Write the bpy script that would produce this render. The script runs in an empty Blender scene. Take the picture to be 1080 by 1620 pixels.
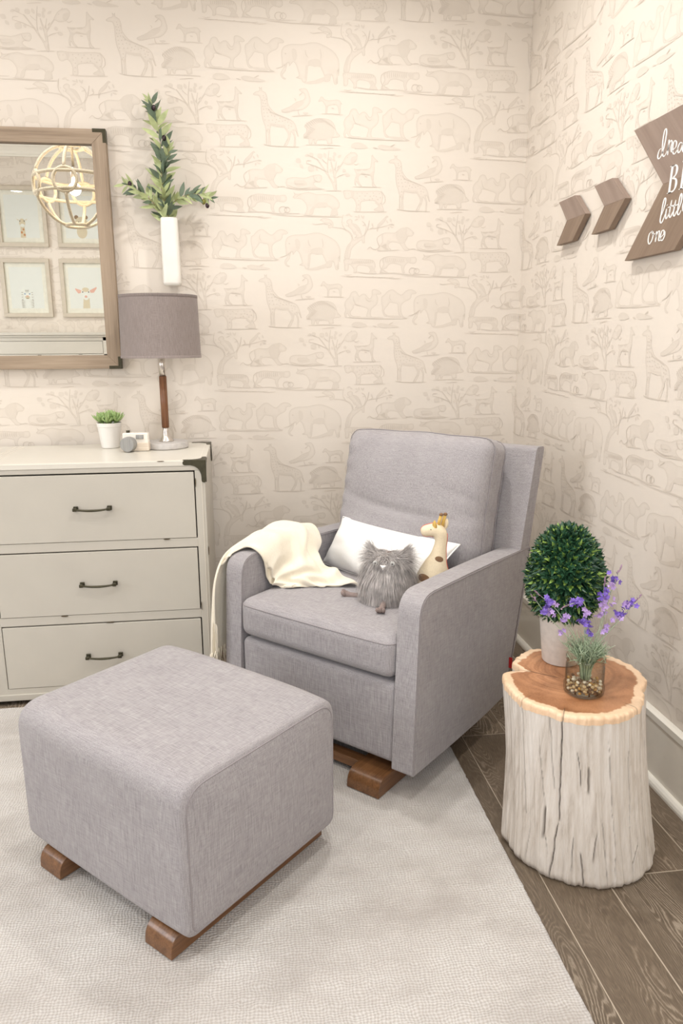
import bpy, bmesh, math, random
from math import sin, cos, pi, sqrt, atan2, exp
from mathutils import Vector, Matrix, noise
random.seed(7)
S = bpy.context.scene
COL = S.collection
V = Vector

# ------------------------------------------------------------------ camera
def set_camera():
    f, yaw, pitch, roll = 1166.9, -.1293, .2228, -.0056
    fwd0 = V((-sin(yaw), cos(yaw), 0)); right = V((cos(yaw), sin(yaw), 0)); up = V((0, 0, 1))
    fwd = fwd0*cos(pitch) - up*sin(pitch); u = up*cos(pitch) + fwd0*sin(pitch)
    r = right*cos(roll) + u*sin(roll); u2 = u*cos(roll) - right*sin(roll)
    m = Matrix((r, u2, -fwd)).transposed().to_4x4(); m.translation = V((-1.2534, -3.3391, 1.35))
    cd = bpy.data.cameras.new('camera'); cd.sensor_fit = 'VERTICAL'; cd.sensor_height = 24*1.5
    cd.lens = f*36/1620; cd.clip_start = .02
    o = bpy.data.objects.new('camera', cd); o.matrix_world = m; COL.objects.link(o); S.camera = o
set_camera()

# ------------------------------------------------------------------ light and exposure
S.view_settings.view_transform = 'Standard'; S.view_settings.look = 'None'
S.view_settings.gamma = 1.0; S.view_settings.use_curve_mapping = False
S.view_settings.exposure = -0.47
w = bpy.data.worlds.new('sky'); S.world = w; w.use_nodes = True
w.node_tree.nodes['Background'].inputs[0].default_value = (.80, .88, 1, 1)
w.node_tree.nodes['Background'].inputs[1].default_value = 2.0
S.cycles.max_bounces = 8; S.cycles.diffuse_bounces = 5; S.cycles.glossy_bounces = 4
S.cycles.transmission_bounces = 8; S.cycles.transparent_max_bounces = 12
S.cycles.caustics_reflective = False; S.cycles.caustics_refractive = False
S.cycles.use_denoising = True; S.cycles.sample_clamp_indirect = 6

XL, YN, ZC = -4.5, -3.9, 3.05         # room: x from XL to 0, y from YN to 0, ceiling at ZC
DOWN = [(-.80, -.90, 19), (-2.35, -.95, 9.5), (-.85, -2.2, 15), (-2.5, -2.75, 15), (-3.7, -1.8, 13)]
WARM = (1, .975, .94)
def area(name, loc, rot, size, sizey, energy, color, spread=pi):
    l = bpy.data.lights.new(name, 'AREA'); l.shape = 'RECTANGLE'; l.size = size; l.size_y = sizey
    l.energy = energy; l.color = color; l.spread = spread
    o = bpy.data.objects.new(name, l); o.location = loc; o.rotation_euler = rot; COL.objects.link(o); return o
# daylight through the window in the left wall
area('window_daylight', (XL+.06, -2.1, 1.65), (0, -pi/2, 0), 1.45, 1.5, 54, (.96, .97, 1.0))
area('added_front_fill', (-1.05, YN+.06, 1.65), (pi/2, 0, 0), 1.25, 1.5, 30, (.96, .97, 1.0))  # added fill from behind the camera, set in an invented front window
PEND = V((-2.42, -1.45, 2.32))

# ------------------------------------------------------------------ helpers
def tag(o, label=None, cat=None, group=None, kind=None):
    if label: o['label'] = label
    if cat: o['category'] = cat
    if group: o['group'] = group
    if kind: o['kind'] = kind
    return o
def empty(name, loc, rz=0, label=None, cat=None, group=None):
    o = bpy.data.objects.new(name, None); o.location = loc; o.rotation_euler = (0, 0, rz); o.empty_display_size = .05
    COL.objects.link(o); return tag(o, label, cat, group)
def mesh(name, vs, fs, mat, parent=None, smooth=False, mats=None, mi=None):
    me = bpy.data.meshes.new(name); me.from_pydata([tuple(v) for v in vs], [], fs)
    for m in (mats or [mat]): me.materials.append(m)
    if mi: me.polygons.foreach_set('material_index', mi)
    if smooth: me.polygons.foreach_set('use_smooth', [True]*len(me.polygons))
    me.update()
    o = bpy.data.objects.new(name, me); COL.objects.link(o)
    if parent: o.parent = parent
    return o
class MB:
    """collects shapes into one mesh"""
    def __init__(s): s.v = []; s.f = []; s.m = []; s.i = 0
    def add(s, vs, fs, i=None):
        n = len(s.v); s.v += [V(v) for v in vs]; s.f += [tuple(n+k for k in f) for f in fs]; s.m += [s.i if i is None else i]*len(fs)
    def box(s, a, b, i=None):
        (x0, y0, z0), (x1, y1, z1) = a, b
        s.add([(x0,y0,z0),(x1,y0,z0),(x1,y1,z0),(x0,y1,z0),(x0,y0,z1),(x1,y0,z1),(x1,y1,z1),(x0,y1,z1)],
              [(0,3,2,1),(4,5,6,7),(0,1,5,4),(1,2,6,5),(2,3,7,6),(3,0,4,7)], i)
    def tube(s, pts, rad, n=10, closed=False, cap=True, i=None, flat=1.0):
        pts = [V(p) for p in pts]; N = len(pts)
        if not hasattr(rad, '__len__'): rad = [rad]*N
        vs, fs = [], []; ref = None
        for k, p in enumerate(pts):
            a = pts[(k-1) % N] if (closed or k) else p; b = pts[(k+1) % N] if (closed or k < N-1) else p
            t = (b-a).normalized() if (b-a).length > 1e-9 else V((0,0,1))
            if ref is None: ref = t.orthogonal().normalized()
            ref = (ref - t*ref.dot(t)); ref = ref.normalized() if ref.length > 1e-6 else t.orthogonal().normalized()
            q = t.cross(ref)
            for j in range(n):
                an = 2*pi*j/n; vs.append(p + ref*cos(an)*rad[k] + q*sin(an)*rad[k]*flat)
        R = N if closed else N-1
        for k in range(R):
            for j in range(n):
                a0 = k*n+j; a1 = k*n+(j+1) % n; b0 = ((k+1) % N)*n+j; b1 = ((k+1) % N)*n+(j+1) % n
                fs.append((a0, a1, b1, b0))
        if cap and not closed:
            fs.append(tuple(range(n))[::-1]); fs.append(tuple((N-1)*n+j for j in range(n)))
        s.add(vs, fs, i)
    def lathe(s, prof, c=(0,0,0), n=40, i=None, bump=None):
        c = V(c); vs, fs = [], []
        for (r, z) in prof:
            for j in range(n):
                a = 2*pi*j/n; rr = r*(bump(a, z) if bump else 1)
                vs.append(c + V((rr*cos(a), rr*sin(a), z)))
        for k in range(len(prof)-1):
            for j in range(n):
                fs.append((k*n+j, k*n+(j+1) % n, (k+1)*n+(j+1) % n, (k+1)*n+j))
        if prof[0][0] > 1e-5: fs.append(tuple(range(n))[::-1])
        if prof[-1][0] > 1e-5: fs.append(tuple((len(prof)-1)*n+j for j in range(n)))
        s.add(vs, fs, i)
    def prism(s, poly, y0, y1, axis='y', i=None):
        """poly of 2-D points extruded along an axis: axis 'y' -> (x,z), 'x' -> (y,z), 'z' -> (x,y)"""
        def P(p, h): return {'y': (p[0], h, p[1]), 'x': (h, p[0], p[1]), 'z': (p[0], p[1], h)}[axis]
        n = len(poly); vs = [P(p, y0) for p in poly]+[P(p, y1) for p in poly]
        fs = [tuple(range(n)), tuple(range(2*n-1, n-1, -1))]+[(k, k+n, (k+1) % n+n, (k+1) % n) for k in range(n)]
        s.add(vs, fs, i)
    def build(s, name, mat, parent=None, smooth=False, bevel=0, seg=2, angle=.6):
        mats = mat if isinstance(mat, (list, tuple)) else [mat]
        bm = bmesh.new(); vs = [bm.verts.new(v) for v in s.v]
        for f, m in zip(s.f, s.m):
            try: fc = bm.faces.new([vs[k] for k in f]); fc.material_index = m; fc.smooth = smooth or bevel > 0
            except ValueError: pass
        bmesh.ops.recalc_face_normals(bm, faces=bm.faces)
        me = bpy.data.meshes.new(name); bm.to_mesh(me); bm.free()
        for m in mats: me.materials.append(m)
        o = bpy.data.objects.new(name, me); COL.objects.link(o)
        if parent: o.parent = parent
        if bevel:
            b = o.modifiers.new('edge', 'BEVEL'); b.width = bevel; b.segments = seg; b.limit_method = 'ANGLE'; b.angle_limit = angle; b.harden_normals = True
        return o
def dup(o, parent=None):
    c = o.copy(); COL.objects.link(c); c.parent = parent if parent else o.parent
    for ch in o.children: dup(ch, c)
    return c
def cr(P, t):
    """Catmull-Rom through the list P at t in 0..len-1"""
    n = len(P)-1; k = min(int(t), n-1); f = t-k
    a, b, c, d = P[max(k-1, 0)], P[k], P[k+1], P[min(k+2, n)]
    return .5*((2*b)+(c-a)*f+(2*a-5*b+4*c-d)*f*f+(3*b-a-3*c+d)*f*f*f)
def spline(P, m=6):
    P = [V(p) for p in P]; return [cr(P, t*(len(P)-1)/((len(P)-1)*m)) for t in range((len(P)-1)*m+1)]
def smooth_closed(P, m=2):
    P = [V(p) for p in P]; n = len(P); out = []
    for k in range(n):
        a, b, c, d = P[k-1], P[k], P[(k+1) % n], P[(k+2) % n]
        for j in range(m):
            f = j/m; out.append(.5*((2*b)+(c-a)*f+(2*a-5*b+4*c-d)*f*f+(3*b-a-3*c+d)*f*f*f))
    return out
def rounded(poly, rads, seg=6):
    """2-D polygon with rounded corners"""
    out = []; n = len(poly)
    for k in range(n):
        p = V(poly[k]); a = V(poly[k-1]); b = V(poly[(k+1) % n]); r = rads[k] if hasattr(rads, '__len__') else rads
        if r <= 0: out.append(p); continue
        da = (a-p).normalized(); db = (b-p).normalized()
        for j in range(seg+1):
            t = j/seg; out.append((p+da*r)*(1-t)**2+p*2*t*(1-t)+(p+db*r)*t*t)
    return out
def rbox(h, r, n=14, deform=None, c=(0,0,0)):
    """soft box: half sizes h, corner radius r, optional deform(p, q) with q in -1..1"""
    h = V(h); c = V(c); bm = bmesh.new(); key = {}
    def ticks(H):
        inner = max(H-r, 1e-4); a = [-H]; k = 5
        e = [-H+r*(1-cos(pi/2*j/k))*1.0 for j in range(1, k)]
        mid = [-inner+2*inner*j/n for j in range(n+1)]
        return [-H]+e+mid+[-x for x in e[::-1]]+[H]
    T = [ticks(h[k]) for k in range(3)]
    def vert(p):
        k = tuple(round(x, 6) for x in p)
        if k in key: return key[k]
        q = V([max(-(h[j]-r), min(h[j]-r, p[j])) for j in range(3)]); d = V(p)-q
        P = q+d.normalized()*r if d.length > 1e-9 else V(p)
        if deform: P = deform(P, V([P[j]/h[j] for j in range(3)]))
        key[k] = bm.verts.new(P+c); return key[k]
    for ax in range(3):
        u, v2 = [(1, 2), (2, 0), (0, 1)][ax]
        for sgn in (-1, 1):
            for i in range(len(T[u])-1):
                for j in range(len(T[v2])-1):
                    q = []
                    for (a, b) in ((i, j), (i+1, j), (i+1, j+1), (i, j+1)):
                        p = [0, 0, 0]; p[ax] = sgn*h[ax]; p[u] = T[u][a]; p[v2] = T[v2][b]; q.append(vert(p))
                    if len(set(q)) < 3: continue
                    try: bm.faces.new(q if sgn > 0 else q[::-1])
                    except ValueError: pass
    bm.verts.ensure_lookup_table(); bm.verts.index_update()
    vs = [v.co.copy() for v in bm.verts]; fs = [tuple(v.index for v in f.verts) for f in bm.faces]; bm.free()
    return vs, fs
def grid(fn, nu, nv, closed_u=False):
    vs = [fn(i/(nu if closed_u else nu-1), j/(nv-1)) for j in range(nv) for i in range(nu)]; fs = []
    for j in range(nv-1):
        for i in range(nu if closed_u else nu-1):
            fs.append((j*nu+i, j*nu+(i+1) % nu, (j+1)*nu+(i+1) % nu, (j+1)*nu+i))
    return vs, fs

# ------------------------------------------------------------------ materials
def srgb(r, g, b):
    f = lambda c: (c/255/12.92) if c/255 <= .04045 else ((c/255+.055)/1.055)**2.4
    return (f(r), f(g), f(b), 1)
class NT:
    def __init__(s, name):
        s.m = bpy.data.materials.new(name); s.m.use_nodes = True; s.t = s.m.node_tree; s.b = s.t.nodes['Principled BSDF']
    def n(s, typ, **kw):
        x = s.t.nodes.new('ShaderNode'+typ)
        for k, v in kw.items():
            if k in x.inputs: x.inputs[k].default_value = v
            else: setattr(x, k, v)
        return x
    def l(s, a, b): s.t.links.new(a, b)
    def co(s, scale=(1,1,1), rot=(0,0,0), kind='Object'):
        c = s.n('TexCoord'); m = s.n('Mapping'); m.inputs['Scale'].default_value = scale; m.inputs['Rotation'].default_value = rot
        s.l(c.outputs[kind], m.inputs[0]); return m.outputs[0]
    def noise(s, vec, scale, detail=3, rough=.5, dist=0):
        x = s.n('TexNoise'); x.inputs['Scale'].default_value = scale; x.inputs['Detail'].default_value = detail
        x.inputs['Roughness'].default_value = rough; x.inputs['Distortion'].default_value = dist; s.l(vec, x.inputs['Vector']); return x.outputs['Fac']
    def ramp(s, fac, stops):
        r = s.n('ValToRGB'); e = r.color_ramp.elements
        while len(e) < len(stops): e.new(.5)
        for k, (p, c) in enumerate(stops): e[k].position = p; e[k].color = c if len(c) == 4 else (*c, 1)
        s.l(fac, r.inputs[0]); return r.outputs[0]
    def mix(s, fac, a, b, mode='MIX'):
        x = s.n('Mix'); x.data_type = 'RGBA'; x.blend_type = mode
        for k, v in ((0, fac), (6, a), (7, b)):
            if hasattr(v, 'is_linked'): s.l(v, x.inputs[k])
            else: x.inputs[k].default_value = v
        return x.outputs[2]
    def math(s, op, a, b=0.0, c=0.0):
        x = s.n('Math'); x.operation = op
        for k, v in enumerate((a, b, c)):
            if hasattr(v, 'is_linked'): s.l(v, x.inputs[k])
            else: x.inputs[k].default_value = v
        return x.outputs[0]
    def bump(s, h, strength=.3, dist=.01):
        x = s.n('Bump'); x.inputs['Strength'].default_value = strength; x.inputs['Distance'].default_value = dist
        s.l(h, x.inputs['Height']); s.l(x.outputs[0], s.b.inputs['Normal'])
    def base(s, c): 
        if hasattr(c, 'is_linked'): s.l(c, s.b.inputs['Base Color'])
        else: s.b.inputs['Base Color'].default_value = c
    def set(s, **kw):
        for k, v in kw.items(): s.b.inputs[k.replace('_', ' ')].default_value = v
        return s
def plain(name, col, rough=.5, metal=0, vary=.06, scale=30, bump=0, spec=.5, **kw):
    t = NT(name); t.set(Roughness=rough, Metallic=metal, **{'Specular IOR Level': spec}, **kw)
    c = t.co(); f = t.noise(c, scale, 4)
    d = tuple(x*(1-vary) for x in col[:3])+(1,); u = tuple(min(1, x*(1+vary)) for x in col[:3])+(1,)
    t.base(t.ramp(f, [(.3, d), (.7, u)]))
    if bump: t.bump(f, bump, .002)
    return t.m
def linen(name, c1, c2, a='x', s=1.0, rough=.95, bumpk=.25):
    """woven cloth with slubs in two directions"""
    t = NT(name); t.set(Roughness=rough, **{'Specular IOR Level': .15}); t.b.inputs['Sheen Weight'].default_value = .12
    n1 = t.noise(t.co((700*s, 700*s, 30*s)), 1, 3, .6); n2 = t.noise(t.co((700*s, 30*s, 700*s)), 1, 3, .6)
    n3 = t.noise(t.co((30*s, 700*s, 700*s)), 1, 3, .6)
    g = t.n('NewGeometry'); tc = t.n('TexCoord'); sp = t.n('SeparateXYZ'); t.l(tc.outputs['Normal'], sp.inputs[0])
    ax = t.math('ABSOLUTE', sp.outputs[0]); ay = t.math('ABSOLUTE', sp.outputs[1]); az = t.math('ABSOLUTE', sp.outputs[2])
    # on each face, mix the two thread directions that lie in it
    fx = t.math('ADD', t.math('MULTIPLY', n1, .62), t.math('MULTIPLY', n2, .38))
    fy = t.math('ADD', t.math('MULTIPLY', n1, .62), t.math('MULTIPLY', n3, .38))
    fz = t.math('ADD', t.math('MULTIPLY', n3, .55), t.math('MULTIPLY', n2, .45))
    gy = t.math('GREATER_THAN', ay, ax); gz = t.math('GREATER_THAN', az, .72)
    f = t.math('ADD', t.math('MULTIPLY', fx, t.math('SUBTRACT', 1, gy)), t.math('MULTIPLY', fy, gy))
    f = t.math('ADD', t.math('MULTIPLY', f, t.math('SUBTRACT', 1, gz)), t.math('MULTIPLY', fz, gz))
    big = t.noise(t.co((1, 1, 1)), 9, 2)
    f2 = t.math('ADD', f, t.math('MULTIPLY', t.math('SUBTRACT', big, .5), .10))
    t.base(t.ramp(f2, [(.34, c1), (.66, c2)])); t.bump(f, bumpk, .0012)
    return t.m
def wood(name, dark, light, axis=0, scale=1.0, rough=.4, streak=.5, coat=0, rot=(0, 0, 0)):
    t = NT(name); t.set(Roughness=rough); t.b.inputs['Coat Weight'].default_value = coat
    sc = [40*scale]*3; sc[axis] = 2.5*scale; s2 = [220*scale]*3; s2[axis] = 6*scale
    rc = t.co((1, 1, 1), rot); m1 = t.n('Mapping'); m1.inputs['Scale'].default_value = tuple(sc); m2 = t.n('Mapping'); m2.inputs['Scale'].default_value = tuple(s2); t.l(rc, m1.inputs[0]); t.l(rc, m2.inputs[0])
    a = t.noise(m1.outputs[0], 1, 5, .6, .4); b = t.noise(m2.outputs[0], 1, 3, .6)
    f = t.math('ADD', t.math('MULTIPLY', a, 1-streak), t.math('MULTIPLY', b, streak))
    t.base(t.ramp(f, [(.32, dark), (.68, light)])); t.bump(f, .12, .001)
    return t.m
def wallpaper():
    t = NT('printed_wallpaper'); t.set(Roughness=.75, **{'Specular IOR Level': .25})
    a = t.n('Attribute'); a.attribute_name = 'ink'
    f = t.noise(t.co((1,1,1)), 260, 3); h = t.noise(t.co((1,1,1)), 900, 2)
    k = t.math('MULTIPLY', a.outputs['Fac'], t.math('ADD', .72, t.math('MULTIPLY', f, .56)))
    t.base(t.mix(k, (.745, .680, .605, 1), (.590, .525, .452, 1))); t.bump(h, .05, .001)
    return t.m
def floor_mat():
    t = NT('grey_oak_planks'); t.set(Roughness=.42)
    g = t.n('TexCoord'); sp = t.n('SeparateXYZ'); t.l(g.outputs['Object'], sp.inputs[0])
    X = sp.outputs[0]; gt = t.math('GREATER_THAN', X, -.3705)
    ul = t.math('DIVIDE', t.math('ADD', X, .5315), .161); ur = t.math('ADD', 1.0, t.math('DIVIDE', t.math('ADD', X, .3705), .26))
    u = t.math('ADD', t.math('MULTIPLY', ul, t.math('SUBTRACT', 1, gt)), t.math('MULTIPLY', ur, gt)); row = t.math('FLOOR', u); fu = t.math('FRACT', u)
    wn = t.n('TexWhiteNoise'); wn.noise_dimensions = '1D'; t.l(row, wn.inputs['W'])
    L = 1.9
    off = t.math('MULTIPLY', t.math('FRACT', t.math('ADD', t.math('MULTIPLY', row, .3879), .5526)), L)
    v = t.math('DIVIDE', t.math('ADD', sp.outputs[1], t.math('ADD', off, 19.0)), L); fv = t.math('FRACT', v); cell = t.math('FLOOR', v)
    wn2 = t.n('TexWhiteNoise'); wn2.noise_dimensions = '2D'
    cb0 = t.n('CombineXYZ'); t.l(row, cb0.inputs[0]); t.l(cell, cb0.inputs[1]); t.l(cb0.outputs[0], wn2.inputs['Vector'])
    cb = t.n('CombineXYZ'); t.l(t.math('ADD', t.math('MULTIPLY', X, 9.0), t.math('MULTIPLY', wn2.outputs[0], 40)), cb.inputs[0])
    t.l(t.math('MULTIPLY', sp.outputs[1], 1.7), cb.inputs[1]); t.l(t.math('MULTIPLY', wn2.outputs[0], 17), cb.inputs[2])
    big = t.noise(cb.outputs[0], 1.0, 2.0, .42, .2)
    wob = t.noise(t.co((90, 30, 1)), 1, 3, .65); fine = t.noise(t.co((520, 24, 1)), 1, 3, .65)
    ph = t.math('ADD', t.math('MULTIPLY', big, 330), t.math('MULTIPLY', t.math('SUBTRACT', wob, .5), 7.0))
    rings = t.math('POWER', t.math('ADD', .5, t.math('MULTIPLY', t.math('SINE', ph), .5)), 2.2)
    msk = t.ramp(t.noise(cb.outputs[0], .8, 2), [(.38, (.15, .15, .15)), (.62, (1, 1, 1))])
    k = t.math('ADD', t.math('ADD', .30, t.math('MULTIPLY', t.math('MULTIPLY', rings, msk), .50)), t.math('MULTIPLY', t.math('SUBTRACT', fine, .5), 1.0))
    c = t.ramp(k, [(.22, srgb(95, 82, 68)), (.45, srgb(115, 101, 85)), (.95, srgb(170, 157, 140))])
    tone = t.n('Mix'); tone.data_type = 'RGBA'; tone.blend_type = 'MULTIPLY'; tone.inputs[0].default_value = 1
    t.l(c, tone.inputs[6]); t.l(t.ramp(wn2.outputs[0], [(0, (.86, .86, .86)), (1, (1.08, 1.07, 1.06))]), tone.inputs[7])
    e1 = t.math('LESS_THAN', t.math('MINIMUM', fu, t.math('SUBTRACT', 1, fu)), .008)
    e2 = t.math('LESS_THAN', t.math('MINIMUM', fv, t.math('SUBTRACT', 1, fv)), .0009)
    e = t.math('MAXIMUM', e1, e2)
    t.base(t.mix(e, tone.outputs[2], srgb(176, 164, 147)))
    t.l(t.math('ADD', .36, t.math('MULTIPLY', fine, .2)), t.b.inputs['Roughness'])
    t.bump(t.math('SUBTRACT', k, t.math('MULTIPLY', e, .6)), .18, .001)
    return t.m
def rug_mat():
    t = NT('cream_woven_rug'); t.set(Roughness=.9, **{'Specular IOR Level': .2}); t.b.inputs['Sheen Weight'].default_value = .2
    c = t.co((1, 1, 1)); g = t.n('TexCoord'); sp = t.n('SeparateXYZ'); t.l(g.outputs['Object'], sp.inputs[0])
    d1 = t.noise(c, 26, 3); d2 = t.noise(c, 31, 3, .5, .2)
    X = t.math('ADD', sp.outputs[0], t.math('MULTIPLY', d1, .020)); Y = t.math('ADD', sp.outputs[1], t.math('MULTIPLY', d2, .020))
    sx = t.math('SINE', t.math('MULTIPLY', X, pi/.0078)); sy = t.math('SINE', t.math('MULTIPLY', Y, pi/.0070))
    n = t.noise(c, 170, 3); b = t.noise(c, 3.6, 4, .6, .3); b2 = t.noise(t.co((1.6, 6, 1)), 2.4, 3); m = t.noise(c, 9, 3)
    weave = t.math('ADD', t.math('ADD', t.math('MULTIPLY', t.math('MULTIPLY', sx, sx), .30), t.math('MULTIPLY', t.math('MULTIPLY', sy, sy), .36)), t.math('MULTIPLY', n, .42))
    col = t.ramp(t.math('ADD', t.math('MULTIPLY', b, .5), t.math('ADD', t.math('MULTIPLY', b2, .3), t.math('MULTIPLY', m, .2))), [(.36, (.46, .432, .410)), (.50, (.575, .550, .528)), (.64, (.65, .632, .612))])
    t.base(t.mix(t.math('MULTIPLY', t.math('SUBTRACT', .82, weave), 1.15), col, (.36, .32, .285, 1)))
    t.bump(weave, .8, .003)
    return t.m
M = {}
M['paper'] = wallpaper(); M['floor'] = floor_mat(); M['rug'] = rug_mat()
M['ceil'] = plain('ceiling_paint', (.86, .84, .80, 1), .8, vary=.01)
M['trim'] = plain('trim_paint', (.82, .79, .715, 1), .28, vary=.015, scale=8)
M['board'] = plain('baseboard_paint', (.82, .775, .69, 1), .22, vary=.02, scale=6)
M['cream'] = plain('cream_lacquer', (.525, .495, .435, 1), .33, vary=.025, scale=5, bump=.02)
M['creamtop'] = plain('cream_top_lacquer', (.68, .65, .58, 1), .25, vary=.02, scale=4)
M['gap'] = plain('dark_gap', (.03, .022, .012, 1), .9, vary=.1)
M['bronze'] = plain('dark_bronze', (.062, .056, .034, 1), .42, .6, vary=.15, scale=60)
M['chip'] = plain('worn_chip', (.10, .075, .045, 1), .8, vary=.2)
M['grey'] = linen('grey_linen', srgb(134, 129, 132), srgb(178, 174, 175))
M['seam'] = plain('grey_thread', srgb(148, 142, 144), .95, vary=.05, scale=300)
M['walnut'] = wood('walnut_stain', (.085, .034, .012, 1), (.25, .118, .048, 1), 1, 1, .32, .45, .2)
M['walnutx'] = wood('walnut_stain_cross', (.085, .034, .012, 1), (.25, .118, .048, 1), 0, 1, .32, .45, .2)

# ------------------------------------------------------------------ room shell
def struct(o): o['kind'] = 'structure'; return o
mb = MB(); mb.box((XL-.1, YN-.1, -.06), (.1, .1, 0)); struct(mb.build('floor', M['floor']))
mb = MB(); mb.box((XL-.1, YN-.1, ZC), (.1, .1, ZC+.08)); struct(mb.build('ceiling', M['ceil']))

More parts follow.
